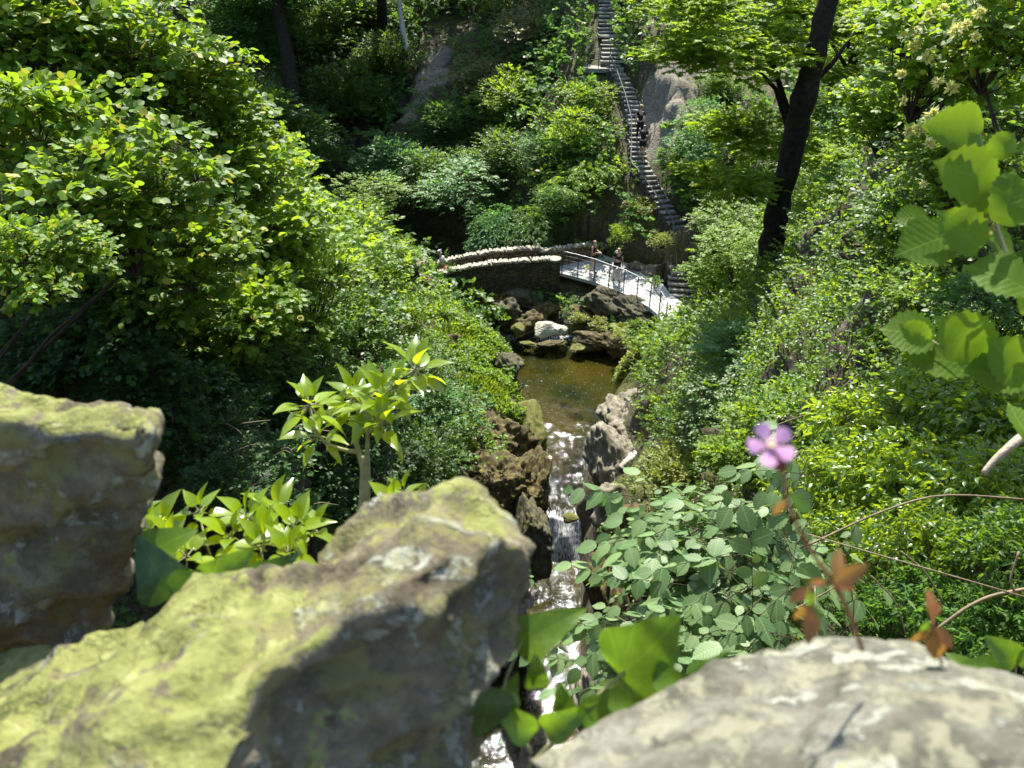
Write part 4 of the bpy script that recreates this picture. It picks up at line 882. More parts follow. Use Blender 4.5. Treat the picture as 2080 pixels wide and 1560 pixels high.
scatter(4, 5000, lambda c, n: sight(c) * m_bank(c, n) * (c[..., 0] > 2.5) * noisef(c, 12, .4, -.1), 5, .08, L_OVAL, 'undergrowth', 'lime', 'yellow green leaves spilling down the right bank', 'undergrowth', (.05, .5), pw=.7)
def m_spine(c, n):
    d = np.full(c.shape[:-1], 99.)
    for q, r in ((D(880,610,34.5),1.6),(D(930,680,32),1.4),(D(985,720,30.5),1.2),(D(1030,750,29.5),.9),(D(1000,790,28),1.1),(D(1050,830,27),.7),(D(850,560,36),1.3),(D(940,760,28.5),1.0)):
        d = np.minimum(d, np.hypot(c[..., 0] - q[0], c[..., 1] - q[1]) / r)
    return nowater(c, n) * np.clip(1.6 - d, 0, 1)
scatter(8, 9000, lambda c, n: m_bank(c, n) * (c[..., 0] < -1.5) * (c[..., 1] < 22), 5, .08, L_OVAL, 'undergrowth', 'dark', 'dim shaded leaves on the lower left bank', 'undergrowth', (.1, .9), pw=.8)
scatter(10, 7000, lambda c, n: sight(c) * nowater(c, n) * gorge(c) * offpath(c) * (c[..., 0] > 3.0) * (c[..., 1] < 30) * (c[..., 1] > 3), 6, .085, L_OVAL, 'undergrowth', 'mid', 'leafy plants covering the steep right slope', 'undergrowth', (.05, .6), pw=.6)
scatter(11, 4000, lambda c, n: sight(c) * nowater(c, n) * offpath(c) * (c[..., 0] > 4.0) * (c[..., 1] < 30) * (c[..., 1] > 6) * noisef(c, 31, .35, 0), 6, .09, L_OVAL, 'undergrowth', 'lime', 'sunlit light green plants on the right slope', 'undergrowth', (.1, .8), pw=.5)
scatter(9, 6000, lambda c, n: m_bank(c, n) * (c[..., 0] > 1.8) * (c[..., 1] < 16), 6, .06, L_IVY, 'ivy_cover', 'ivyg', 'glossy ivy carpeting the near right bank', 'ivy', (.03, .3), pw=.8, dmin=3)
scatter(5, 26000, m_spine, 1, .24, None, 'grass', 'grass', 'bright green grass draped over the rocky rib left of the pool', 'grass', blade=True, pw=0)
scatter(6, 9000, lambda c, n: m_spine(c, n) * noisef(c, 5, .7, 0), 4, .07, L_OVAL, 'ground_cover', 'lime', 'small leafy plants among the grass left of the pool', 'ground cover', (.05, .3), pw=0)
def m_isle(c, n):
    q = D(1190,650,31.2); d = np.hypot((c[..., 0] - q[0]) / 2.6, (c[..., 1] - q[1]) / 1.6); return nowater(c, n) * offpath(c) * np.clip(1.3 - d, 0, 1)
scatter(7, 5000, m_isle, 5, .06, L_OVAL, 'ground_cover', 'yellow', 'yellow green moss and small plants on the rocks below the walkway', 'ground cover', (.02, .3), pw=0)
# ------------------------------------------------------------------ shrubs and trees, one by one
S = shrub
# left bank, near to far
S(40,40,6.2,250,'hazel','hazel','hazel bush filling the very top left corner of the view')
S(250,140,6.5,220,'hazel','hazel','hazel bush with yellow green leaves below the dark upper trunk on the left')
S(90,300,5.3,250,'hazel','hazel','hazel bush against the left edge at mid height')
S(400,240,7.0,170,'hazel','hazel','hazel bush whose tip stands out against the dark wood on the left')
S(240,430,5.0,230,'hazel','hazel','hazel bush with drooping sprays over the deep shade on the left')
S(460,400,6.9,180,'hazel','hazel','hazel bush in the middle of the left leafy slope')
S(70,540,4.2,150,'hazel','hazel','small shaded hazel spray touching the left edge above the lichened stone', wid=1.2)
S(580,470,9,170,'hazel','lime','leafy bush halfway down the left slope')
S(520,640,8.2,160,'hazel','hazel','shaded bush below the middle of the left leafy slope')
S(620,600,10.5,170,'broad','lime','rounded bush above the ferny hollow on the left bank')
S(720,560,13.5,140,'broad','lime','pale green bush beside the ferns left of the bridge')
S(700,680,12,150,'broad','mid','dense bush above the ivy sapling')
S(560,740,11,140,'broad','mid','half shaded bush left of the ivy sapling')
S(800,660,16,120,'broad','lime','bush whose leaves spill right towards the brown rock block')
S(840,745,19,100,'fine','mid','fine leaved bush beside the block of brown rock')
S(880,830,20,110,'fine','blue','bluish fine leaved bush right of the ivy sapling leaves')
S(850,930,17,110,'fine','mid','feathery shaded bush behind the peak of the middle stone')
S(930,880,22,80,'small','lime','small plant clump hanging by the mossy crag')
S(795,520,33,58,'broad','lime','pale rounded bush at the left end of the footbridge')
S(882,612,34,28,'small','mid','little bush climbing the left foot of the footbridge')
S(640,850,10,110,'broad','deep','sparse dark bush behind the ivy sapling stem on the left')
S(560,950,8,110,'small','blue','glossy dim spray of leaves low between the left stone and the ivy sapling')
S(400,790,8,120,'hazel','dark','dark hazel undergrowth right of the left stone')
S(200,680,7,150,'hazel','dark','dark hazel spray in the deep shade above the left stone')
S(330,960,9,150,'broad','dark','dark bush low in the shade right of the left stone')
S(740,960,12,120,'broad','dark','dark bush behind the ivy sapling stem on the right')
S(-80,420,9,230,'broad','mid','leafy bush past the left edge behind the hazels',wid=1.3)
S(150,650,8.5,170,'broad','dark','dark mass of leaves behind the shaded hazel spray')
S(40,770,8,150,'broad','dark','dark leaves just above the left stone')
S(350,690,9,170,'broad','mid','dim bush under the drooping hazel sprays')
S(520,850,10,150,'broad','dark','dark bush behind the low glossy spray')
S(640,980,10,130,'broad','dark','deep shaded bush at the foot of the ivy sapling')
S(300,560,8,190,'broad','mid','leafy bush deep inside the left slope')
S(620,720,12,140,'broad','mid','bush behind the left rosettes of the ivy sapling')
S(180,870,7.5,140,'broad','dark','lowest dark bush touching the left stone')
S(560,560,10,150,'broad','lime','bright dense bush in the middle of the left slope')
S(380,520,6.2,180,'hazel','hazel','hazel sprays just above the deep shade of the left slope')
S(180,180,7.4,230,'hazel','hazel','hazel foliage filling in behind the top left bushes')
S(520,340,9.5,120,'hazel','lime','hazel tip low against the dark wood left of centre')
S(700,480,17,90,'broad','lime','bush on the crest just right of the ferns')
S(640,780,12,150,'fine','mid','fine leaved bush above the left rosettes of the ivy sapling')
S(740,820,14,130,'fine','blue','soft bluish bush right behind the ivy sapling crown')
S(480,740,9,150,'broad','mid','half lit bush in the middle of the shaded left bank')
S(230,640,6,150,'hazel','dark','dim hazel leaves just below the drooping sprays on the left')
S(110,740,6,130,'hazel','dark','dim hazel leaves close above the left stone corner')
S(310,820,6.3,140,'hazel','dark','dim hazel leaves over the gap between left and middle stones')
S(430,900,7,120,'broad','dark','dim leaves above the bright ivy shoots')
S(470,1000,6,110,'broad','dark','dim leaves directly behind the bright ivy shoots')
# far hillside
S(750,400,30,70,'plates','lime','yellow green sapling lit against the dark wood left of the bridge')
S(800,340,44,95,'far','blue','rounded blue green bush below the landslip scar')
S(930,400,41,95,'plates','blue','blue green bush hanging over the dark hollow behind the bridge')
S(880,370,43,80,'far','mid','mid green bush above the dark hollow')
S(1000,470,38.5,62,'drape','blue','blue green bush right behind the far parapet at its middle')
S(1080,470,38,62,'drape','mid','leafy bush behind the far parapet at its right')
S(1040,200,46,90,'far','lime','bright green tree-like bush in the centre of the far hillside')
S(1010,330,43,85,'far','mid','green bush below the centre of the far hillside')
S(1080,90,49,110,'farfine','olive','dry olive brown shrub below the top edge at centre')
S(980,180,48,75,'farfine','olive','straggly olive shrub right of the tan landslip scar')
S(1195,210,41.6,74,'farfine','lime','bright yellow green upper bush leaning against the long steps')
S(1235,230,41.6,46,'fine','lime','feathery bright bush just below the steps platform')
S(1175,290,40.8,92,'farfine','lime','large pale bush in the middle of the group left of the steps')
S(1180,380,39.2,92,'drape','lime','large drooping bush at the foot of the group left of the steps')
S(1110,310,41.2,60,'farfine','blue','bluish bush on the left of the group beside the steps')
S(1255,480,36.6,28,'fine','lime','small upright bush behind the backpacker on the walkway',sq=1.5)
S(1330,575,33,20,'small','mid','small round bush at the back edge of the walkway')
S(1300,425,37.6,36,'fine','yellow','yellowing bush under the middle of the long steps')
S(1345,490,35.2,28,'fine','yellow','yellow bush left of the lowest landing on the steps')
S(1265,370,39,38,'fine','olive','brown tinged bush left of the bend in the long steps')
S(1270,80,47,45,'farfine','lime','bush with pale leaves overhanging the topmost steps on their right')
S(1185,60,48.5,65,'farfine','deep','dark bush beside the steps platform')
S(1145,130,47,66,'farfine','mid','dark shrub mass left of the steps platform')
S(700,200,50,110,'far','mid','mid green bush left of the landslip scar')
S(640,330,46,90,'farfine','mid','bush on the shaded slope left of the blue green bushes')
S(780,130,52,80,'far','mid','bush around the foot of the pale dead trunk')
S(700,470,38,85,'far','deep','dark bush on the left brink of the hollow')
S(560,270,42,120,'far','mid','dark bush below the shaded trees on the upper left')
S(640,80,56,150,'far','mid','shaded tree crown at the top left of the far wood')
S(470,120,45,130,'far','deep','shaded tree crown just right of the hazel bushes')
S(540,60,50,110,'far','deep','shaded tree crown between two dark trunks')
S(720,30,56,110,'far','mid','tree crown left of the pale dead trunk at the top')
S(890,20,56,110,'far','deep','tree crown right of the pale dead trunk at the top')
S(1000,20,54,90,'farfine','mid','tree crown at top centre')
S(1170,-10,53,100,'farfine','mid','pale crown left of the highest steps')
S(900,260,46,70,'farfine','deep','ferny dark slope plants right of the landslip scar')
S(1130,410,38,50,'farfine','deep','dark bush between the hanging bush and the steps group')
S(1180,648,30.4,20,'small','yellow','small yellow green plant on the low mossy hump below the pillar',name='small_plant',cat='plant')
S(1218,664,30.0,24,'small','yellow','yellow green plant above the long mossy ledge',name='small_plant',cat='plant')
S(1256,684,29.3,20,'small','yellow','yellow green plant on the rock at the right corner of the pool',name='small_plant',cat='plant')
S(1150,640,31.0,14,'small','mid','small green plant below the round pillar',name='small_plant',cat='plant')
S(1290,662,29.6,20,'small','lime','green plant below the right end of the walkway railing',name='small_plant',cat='plant')
S(1165,610,31.8,12,'small','mid','tiny green plant in the shade under the left end of the railing',name='small_plant',cat='plant')
S(965,668,31.4,16,'small','lime','little plant on the bank beside the foaming inlet',name='small_plant',cat='plant')
# right of the stairs
S(1420,250,39,62,'far','blue','ivy mass covering the cliff right of the long steps')
S(1450,300,36,85,'drape','blue','pale leaved bush beneath the netted cliff')
S(1380,330,37,50,'broad','mid','bush at the right edge of the middle steps')
S(1460,180,40,60,'far','mid','leaf cluster at the top of the ivy covered cliff')
S(1460,450,26,80,'plates','lime','layered bright tree left of the big leaning trunk')
S(1500,530,23,90,'plates','lime','layered bright tree at the left foot of the big leaning trunk')
S(1450,560,26,70,'plates','syc','leafy tree hiding the bend of the walkway')
S(1425,690,25,60,'broad','lime','pale bush at the end of the walkway')
S(1352,702,28,26,'fine','lime','small bright bush under the end of the walkway railing')
S(1480,728,21,98,'plates','lime','broad bright bush right of the pool')
S(1432,805,22,62,'fine','lime','bush leaning over the right edge of the pool')
S(1540,760,16,140,'plates','blue','bluish layered bush below the big leaning trunk')
S(1480,850,15,120,'plates','mid','shaded bush right of the tan rock face')
S(1385,880,20,48,'fine','lime','bright sprays hanging over the tan rock face')
S(1360,960,15,80,'fine','yellow','yellow green sprays above the elm leaves on the right of the chute')
S(1660,640,20,110,'far','deep','dark undergrowth right of the big leaning trunk')
S(1680,440,26,100,'farfine','lime','sunlit light green slope bush seen right of the big trunk')
S(1660,560,22,90,'farfine','mid','green bush under the sunlit slope right of the big trunk')
S(1780,650,14,110,'broad','dark','dark bush between the right slope and the near hazel leaves')
S(1780,380,16,110,'syc','deep','sycamore bush with silvery leaves below the slim forked tree')
S(1600,880,9,130,'syc','lime','maple with pale star shaped leaves behind the pink flower')
S(1500,940,9.5,90,'syc','lime','maple sprays left of the pink flower')
S(1740,790,9,120,'broad','lime','bush of mixed light leaves at the right of the maple')
S(1990,150,8,200,'broad','lime','leafy bush behind the flowering bushes at the top right')
S(2060,300,7,220,'broad','mid','bush at the right edge behind the near hazel leaves')
S(1850,50,12,130,'broad','lime','pale bush at the top edge left of the yellow flowers')
S(1870,500,9.5,170,'broad','mid','bush left behind the near hazel leaves')
S(1760,560,14,120,'broad','mid','bush on the right slope below the silvery sycamore')
S(1700,900,8,130,'broad','lime','bright leaves behind the upper ivy clumps')
S(1880,120,4.4,200,'hazel','hazel','flowering bush high on the right', seed=1)
S(2030,60,3.6,200,'hazel','hazel','bush with big leaves in the top right corner')
S(1800,240,11,130,'hazel','lime','bush left of the yellow flowers on the right')
S(1960,360,4,150,'hazel','hazel','bush behind the near hazel leaves at the right edge')
S(1840,440,8.5,110,'hazel','mid','shaded bush left of the near hazel leaves')
S(1880,600,7,110,'small','lime','fine leaved bush between the two sprays of near hazel leaves')
S(2040,650,4.5,130,'broad','deep','dark bush at the right edge behind the near hazel leaves')
for (u,v,t,r,m,l) in ((1760,880,4.6,120,'ivyg','ivy clump right of the pink flower'),(1880,830,4.2,130,'ivyg','ivy clump below the lower hazel leaves'),(2010,860,3.8,130,'ivyg','ivy clump at the right edge beside the broken branch'),
    (1720,1010,4.0,120,'ivyg','ivy clump behind the flower stalk'),(1850,980,3.7,130,'ivyg','glossy ivy clump in the middle of the right bank'),(2000,1010,3.3,130,'ivyg','glossy ivy clump at the right edge above the thick bramble'),
    (1780,1130,3.4,110,'ivyg','ivy clump crossed by bramble stems'),(1900,1130,3.1,120,'ivyg','ivy clump above the red leaves'),(2050,1130,2.8,110,'mid','darker ivy clump at the right edge over the rounded stone'),(1960,740,4.6,110,'ivyg','highest ivy clump on the right bank')):
    S(u,v,t,r,'ivyb',m,l,name='ivy_clump',cat='ivy')
S(1900,1240,2.9,100,'ivyb','deep','dim ivy clump under the thick bramble behind the red leaves',name='ivy_clump',cat='ivy')
S(2040,1270,2.7,100,'ivyb','deep','dim ivy clump at the right edge behind the rounded ivy leaves',name='ivy_clump',cat='ivy')
S(1760,1250,3.1,90,'ivyb','deep','dim ivy clump behind the flower stalk foot',name='ivy_clump',cat='ivy')
S(1640,1000,5.5,90,'ivyb','ivyg','farther ivy clump left of the flower stalk',name='ivy_clump',cat='ivy')
S(1620,560,19,80,'plates','lime','bright layered bush just right of the big leaning trunk')
S(1600,700,17,100,'syc','mid','young sycamore on the right slope below the big leaning trunk')
S(1700,720,12,110,'broad','lime','broad leaved bush on the right slope above the ivy')
S(1830,720,8,110,'hazel','mid','hazel bush on the right slope below the near hazel leaves')
S(1640,820,10,100,'hazel','lime','hazel bush behind the pale maple')
S(1720,600,16,90,'plates','mid','layered bush in the shadow right of the sunlit slope bush')
# ferns
fern(640,480,15,70,'large bright fern on the crest of the left slope'); fern(680,500,15,55,'fern at the right of the large crest fern')
fern(790,590,20,50,'fern right of the pale bush above the brown rock'); fern(820,620,20,40,'smaller fern just below the fern above the brown rock')
fern(1035,735,28.8,22,'tiny fern on the brink of the pool'); fern(975,665,31.5,20,'tiny fern on the grassy rib near the bridge')
fern(1262,655,30.3,30,'yellow fern on the rocks under the walkway','yellow'); fern(870,230,46.5,34,'dark fern right of the landslip scar','mid'); fern(905,245,46,32,'second dark fern further right of the landslip scar','mid')
fern(760,260,46,34,'dim fern left of the landslip scar','mid'); fern(1355,280,39,26,'fern on the cliff right of the middle steps'); fern(1385,300,38,26,'fern beneath the pale leaved bush right of the steps')
fern(600,1000,8,70,'dark fern low behind the bright ivy','deep'); fern(1690,760,9,60,'pale fern frond near the right bank','lime'); fern(1255,190,41.3,30,'upright fern beside the railing below the platform','lime')
fern(1225,200,40.5,30,'upright fern left of the platform railing fern','lime')
# trees
def W(u, v, t): return tuple(D(u, v, t))
tree('leaning_tree', [W(1545,640,20.4), W(1560,540,20), W(1582,420,19.4), W(1612,290,18.6), W(1632,200,18.0), W(1662,90,17.4), W(1690,-40,16.8), W(1720,-200,16)], [.38,.31,.28,.27,.28,.24,.21,.18],
     [(1500,120,18,170,'syc','syc'),(1620,60,20,150,'syc','syc'),(1400,110,17,120,'syc','syc'),(1530,280,21,130,'syc','syc'),(1480,380,19,110,'syc','syc'),(1770,40,19,130,'syc','lime'),(1690,330,22,90,'syc','syc'),(1400,20,17,120,'syc','syc'),
      (1540,-80,19,150,'syc','syc'),(1750,180,20,90,'syc','syc')],
     'big dark ivy barked tree leaning to the right with sycamore leaves', limbs=[([W(1605,240,18.4),W(1570,130,18.2),W(1520,60,17.8)],(.08,.03)),([W(1640,180,18),W(1690,130,17.8),W(1740,60,17.4)],(.08,.03)),([W(1596,345,19),W(1603,270,18.9),W(1575,180,18.7),W(1500,100,18.2)],(.09,.03))])
tree('forked_tree', [W(1750,330,25), W(1746,250,24.8), W(1736,160,24.6), W(1728,80,24.3), W(1715,-60,24)], [.17,.16,.17,.12,.08], [(1740,90,24,110,'broad','lime'),(1820,60,23,110,'broad','mid'),(1700,230,24,90,'broad','mid'),(1650,120,26,90,'broad','lime')],
     'slim dark forked tree right of the big leaning trunk', limbs=[([W(1736,165,24.6),W(1715,130,24.5),W(1690,90,24.3),W(1665,40,24)],(.08,.03)),([W(1742,220,24.7),W(1800,230,24.4),W(1830,235,24)],(.06,.03)),([W(1736,120,24.5),W(1770,60,24.3),W(1790,-20,24)],(.06,.03)),([W(1738,180,24.6),W(1700,150,24.4),W(1660,140,24.2)],(.05,.02))])
tree('dead_tree', [W(826,105,51), W(818,60,50.8), W(812,20,50.6), W(806,-60,50)], [.2,.17,.15,.12], [], 'pale bare dead trunk standing above the landslip scar', 'barkp', cat='dead tree')
tree('dark_tree', [W(365,110,13), W(368,40,13), W(372,-60,13), W(380,-220,13)], [.17,.15,.14,.13], [(300,-120,12.5,150,'broad','mid')], 'black trunk rising behind the hazel bushes at the upper left')
tree('tall_tree', [W(612,330,44), W(600,240,43.5), W(585,120,43), W(565,20,42.5), W(550,-120,42)], [.5,.42,.38,.34,.3], [(560,-40,44,170,'far','deep'),(500,50,44,90,'far','deep'),(640,-60,46,150,'far','deep')], 'tall shaded tree on the far left slope with a dark trunk')
tree('tall_tree', [W(430,200,46), W(440,60,46), W(450,-80,46)], [.4,.35,.3], [(420,-60,46,150,'far','deep')], 'shaded tree trunk glimpsed just right of the hazel bushes')
# tall wood standing above the frame on the far hilltop; its shade falls on the slope below
def wood(x, y, h, R, mat, label):
    z = float(hz(x, y)); b = Vector((x, y, z)); me, sm, R0 = PROTO['far'][int(x * 3) % 2]; root = empty('hilltop_tree', tuple(b), label=label, cat='tree')
    mb = MB(); mb.tube([(0,0,-.3),(.2,.1,h*.4),(0,.2,h)], [.4,.3,.2], 8); mb.build('trunk', M['barkd'], root, True)
    for dx, dy, dz, r in ((0,0,0,1),(R*.5,.2*R,-R*.3,.7),(-R*.5,-.2*R,-R*.2,.75)):
        f = obj('crown', me, root); f.location = (dx, dy, h + dz); s = R * r / R0; f.scale = (s, s, s * .8); f.rotation_euler = (0, 0, x + dx); setmat(f, M[mat])
for a in ((2,66,10,5,'deep','tree on the far ridge left of the topmost steps'),(9,65,10,5,'mid','tree on the far ridge right of the topmost steps'),(16,63,9,5,'mid','tree on the far ridge behind the ivy cliff'),(23,58,8,5,'mid','tree on the far ridge behind the leaning tree'),(-16,62,13,5,'deep','tree on the far ridge above the left end of the dark wood'),(-9,58,12,4.5,'deep','tree on the far ridge above the pale dead trunk'),(-4,64,12,5,'deep','tree on the far ridge at top centre'),
          (-15,56,9,4,'deep','tree on the shaded far left slope')): wood(*a)
# ------------------------------------------------------------------ foreground: parapet stones, ivy, flower
def lichen_mat(name, yamt, base=((.04,.032,.018),(.13,.112,.07),(.25,.23,.16)), sc=1.0, gx=0.0):
    t = NT(name); g = t.n('ShaderNodeNewGeometry'); co = t.pos(); sp = t.n('ShaderNodeSeparateXYZ'); t.l(g.outputs['Normal'], sp.inputs[0]); sx = t.n('ShaderNodeSeparateXYZ'); t.l(co, sx.inputs[0])
    n1 = t.noise(9 * sc, 6, .65, co, .4); n2 = t.noise(45 * sc, 6, .7, co); n3 = t.noise(200 * sc, 4, .65, co); n4 = t.noise(16 * sc, 5, .7, co, .6)
    c = t.ramp(t.math('ADD', t.math('MULTIPLY', n1, .55), t.math('MULTIPLY', n2, .45)), [(.34, base[0]), (.5, base[1]), (.64, base[2])])
    # grey-white crusts
    wl = t.math('ADD', n4, t.math('MULTIPLY', t.math('SUBTRACT', n2, .5), .5)); wm = t.ramp(wl, [(.55, 0.0), (.6, 1.0)])
    c = t.mix(wm, c, t.ramp(n3, [(.3, (.17,.175,.13)), (.7, (.32,.33,.27))]))
    # yellow-green crust: grows on the surfaces that look up
    upm = t.math('MULTIPLY', t.math('SUBTRACT', sp.outputs[2], .8), .9)
    yl = t.math('ADD', t.math('ADD', t.math('MULTIPLY', t.math('SUBTRACT', n1, .5), 2.2), t.math('MULTIPLY', t.math('SUBTRACT', n2, .5), .9)), t.math('ADD', upm, t.math('MULTIPLY', sx.outputs[0], gx)))
    ym = t.ramp(t.math('ADD', yl, .5), [(.5 + yamt, 0.0), (.56 + yamt, 1.0)])
    c = t.mix(ym, c, t.ramp(n2, [(.32, (.07,.075,.025)), (.46, (.15,.16,.045)), (.6, (.21,.22,.07)), (.7, (.28,.28,.13))]))
    ol = t.ramp(t.math('ADD', t.noise(22 * sc, 5, .7, co, .3), t.math('MULTIPLY', t.math('SUBTRACT', n3, .5), .3)), [(.5, 0.0), (.56, .7)]); c = t.mix(t.math('MULTIPLY', ol, t.math('SUBTRACT', 1.0, ym)), c, (.17,.165,.055) if yamt < .4 else (.22,.21,.14))
    dk = t.ramp(n4, [(.30, 1.0), (.36, 0.0)]); c = t.mix(t.math('MULTIPLY', dk, .75), c, (.03,.025,.018))
    h = t.math('ADD', t.math('MULTIPLY', n2, .6), t.math('ADD', t.math('MULTIPLY', n3, .3), t.math('MULTIPLY', wm, .2)))
    return t.done(t.bsdf(c, .88, t.bump(h, 1.0, .009), .25))
M['stone_l'] = lichen_mat('left_lichen_stone', .0)
M['stone_c'] = lichen_mat('yellow_lichen_stone', .24, gx=-1.5)
M['stone_r'] = lichen_mat('pale_lichen_stone', .45, ((.03,.029,.022),(.105,.10,.075),(.23,.225,.18)))
def hull_parts(hulls, name, mat, label, voxel=.006, amp=.006, seed=0, cat='stone', ridge=.006, smooth=6):
    bm = bmesh.new()
    for pts in hulls:
        b2 = bmesh.new()
        for (u, v, t) in pts: b2.verts.new(D(u, v, t))
        r = bmesh.ops.convex_hull(b2, input=b2.verts); bmesh.ops.delete(b2, geom=[e for e in r['geom_interior'] if isinstance(e, bmesh.types.BMVert)], context='VERTS')
        me = bpy.data.meshes.new('tmp'); b2.to_mesh(me); b2.free(); bm.from_mesh(me); bpy.data.meshes.remove(me)
    me = bpy.data.meshes.new(name); bmesh.ops.recalc_face_normals(bm, faces=bm.faces); bm.to_mesh(me); bm.free(); o = obj(name, me)
    m = o.modifiers.new('r', 'REMESH'); m.mode = 'VOXEL'; m.voxel_size = voxel
    m = o.modifiers.new('s', 'SMOOTH'); m.factor = .5; m.iterations = smooth
    dg = bpy.context.evaluated_depsgraph_get(); dg.update(); e = o.evaluated_get(dg); m2 = bpy.data.meshes.new_from_object(e); o.modifiers.clear(); o.data = m2; bpy.data.meshes.remove(me)
    n = len(m2.vertices); V = np.empty(n * 3, np.float32); m2.vertices.foreach_get('co', V); V = V.reshape(-1, 3).astype(float)
    N = np.empty(n * 3, np.float32); m2.vertex_normals.foreach_get('vector', N); N = N.reshape(-1, 3)
    q = V + seed; dd = amp * 1.6 * fbm(q * 9, 3, seed) + ridge * (ridged(q * np.array([14, 14, 26]), 4, seed + 3) - .6) + amp * .3 * fbm(q * 70, 3, seed + 9)
    V += N * dd[:, None]; m2.vertices.foreach_set('co', V.ravel().astype(np.float32)); m2.polygons.foreach_set('use_smooth', np.ones(len(m2.polygons), bool))
    m2.materials.clear(); m2.materials.append(M[mat]); m2.name = name; m2.update(); return tag(o, label, cat)
hull_parts([[(-160,835,.60),(308,866,.62),(288,1010,.69),(232,1210,.78),(120,1450,.88),(-160,1480,.85),(-160,840,.60),(-160,782,.86),(120,812,.82),(300,850,.70),(288,1010,.75),(-160,1100,.7)]],
    'coping_stone', 'stone_l', 'blocky stone at the left edge with a dark lichened face and a thin sunlit top', seed=3, ridge=.012)
hull_parts([[(905,985,.64),(960,1000,.62),(1075,1092,.55),(850,1026,.64),(675,1108,.63),(605,1210,.60),(1070,1190,.54),(1040,1340,.53),(935,1640,.50),(860,1150,.47),(640,1300,.46),(560,1420,.44),(560,1650,.46),(900,1240,.47),(1000,1200,.66),(700,1300,.66)],
            [(680,1145,.60),(620,1185,.60),(450,1205,.61),(250,1252,.60),(130,1330,.58),(-120,1440,.55),(-160,1700,.40),(300,1700,.37),(440,1600,.385),(540,1360,.43),(600,1300,.45),(780,1180,.50),(500,1500,.50),(700,1500,.5),(0,1500,.62),(560,1300,.64)]],
    'coping_stone', 'stone_c', 'long peaked middle stone crusted with bright yellow lichen', seed=11, amp=.006, ridge=.013, smooth=2)
hull_parts([[(1055,1535,.43),(1250,1440,.455),(1450,1360,.48),(1640,1305,.50),(1760,1292,.50),(1860,1310,.5),(1900,1345,.48),(1080,1720,.34),(1600,1720,.31),(1500,1480,.40),(1300,1600,.4),(1600,1500,.6),(1250,1600,.5)],
            [(1780,1310,.49),(1900,1345,.47),(2000,1362,.45),(2200,1400,.44),(1700,1500,.36),(1500,1720,.31),(2250,1720,.30),(2100,1500,.33),(1800,1600,.5),(2100,1600,.5)]],
    'coping_stone', 'stone_r', 'pale rounded stone filling the bottom right corner', seed=23, amp=.005, ridge=.005)
hull_parts([[(-40,1330,.66),(60,1300,.66),(125,1300,.66),(110,1340,.62),(20,1410,.6),(-60,1430,.6),(60,1500,.7),(-60,1500,.7)]], 'coping_stone', 'stone_l', 'small mossy stone wedged between the left and middle stones', seed=31, voxel=.005)
# body of the wall below the copings
mbw = []
gx_, gy_ = np.meshgrid(np.linspace(-2.6, 2.6, 200), np.linspace(-.25, .31, 30))
def wallbody():
    V = []; Q = []; n, m = gx_.shape
    zt = -.56 + .02 * fbm(np.stack([gx_ * 8, gy_ * 8, 0 * gx_], -1), 4, 5)
    top = np.stack([gx_, gy_, zt], -1).reshape(-1, 3); k = np.arange(n * m).reshape(n, m)
    Q = np.stack([k[:-1,:-1], k[:-1,1:], k[1:,1:], k[1:,:-1]], -1).reshape(-1, 4)
    fx = gx_[-1]; zz_ = np.linspace(-.56, -3.2, 60); FX, FZ = np.meshgrid(fx, zz_); FY = .31 + .02 * fbm(np.stack([FX * 6, FZ * 6, 0 * FX], -1), 4, 6); FY[0] = gy_[-1]; FZ[0] = zt[-1]
    fr = np.stack([FX, FY, FZ], -1).reshape(-1, 3); k2 = np.arange(FX.size).reshape(FX.shape) + len(top)
    Q2 = np.stack([k2[:-1,:-1], k2[:-1,1:], k2[1:,1:], k2[1:,:-1]], -1).reshape(-1, 4)
    return mesh_np('wall', np.concatenate([top, fr]), np.concatenate([Q, Q2]), mat=M['wallnear'])
M['wallnear'] = stone_mat('rusty_wall_earth', (.05,.03,.012), (.12,.08,.03), (.2,.16,.06), 14, (.16,.15,.03), .5)
tag(obj('wall', wallbody()), 'rusty brown rubble of the wall top showing at the bottom between the stones', 'wall')

# big single leaves, placed by base and tip
CAMR = np.array([1.0, 0, 0]); CAMU = np.array([0, math.sin(PITCH), math.cos(PITCH)]); CAMB = np.array([0, -math.cos(PITCH), math.sin(PITCH)])
L_HZB = ltmpl([(.02,.16),(.07,.27),(.12,.31),(.19,.39),(.26,.41),(.33,.47),(.4,.47),(.47,.5),(.54,.48),(.61,.48),(.68,.42),(.74,.4),(.8,.31),(.85,.25),(.9,.13),(.95,.06)], .20, .22, serr=.06)
L_IVB = ltmpl([(-.06,.2),(-.02,.36),(.06,.46),(.16,.5),(.26,.44),(.38,.36),(.5,.31),(.62,.25),(.74,.17),(.86,.08)], .16, .22)
L_IVB2 = ltmpl([(-.04,.16),(.05,.33),(.18,.4),(.32,.4),(.48,.34),(.64,.25),(.8,.13)], .18, .25)
L_IVP = palm_tmpl([-125, -68, 0, 68, 125], [.5, .62, 1.0, .62, .5], .74, .12)
L_EL = ltmpl([(.02,.13),(.08,.2),(.14,.25),(.22,.31),(.3,.33),(.38,.37),(.46,.36),(.54,.37),(.62,.32),(.7,.3),(.77,.23),(.84,.18),(.9,.1),(.95,.05)], .08, .1, serr=.05)
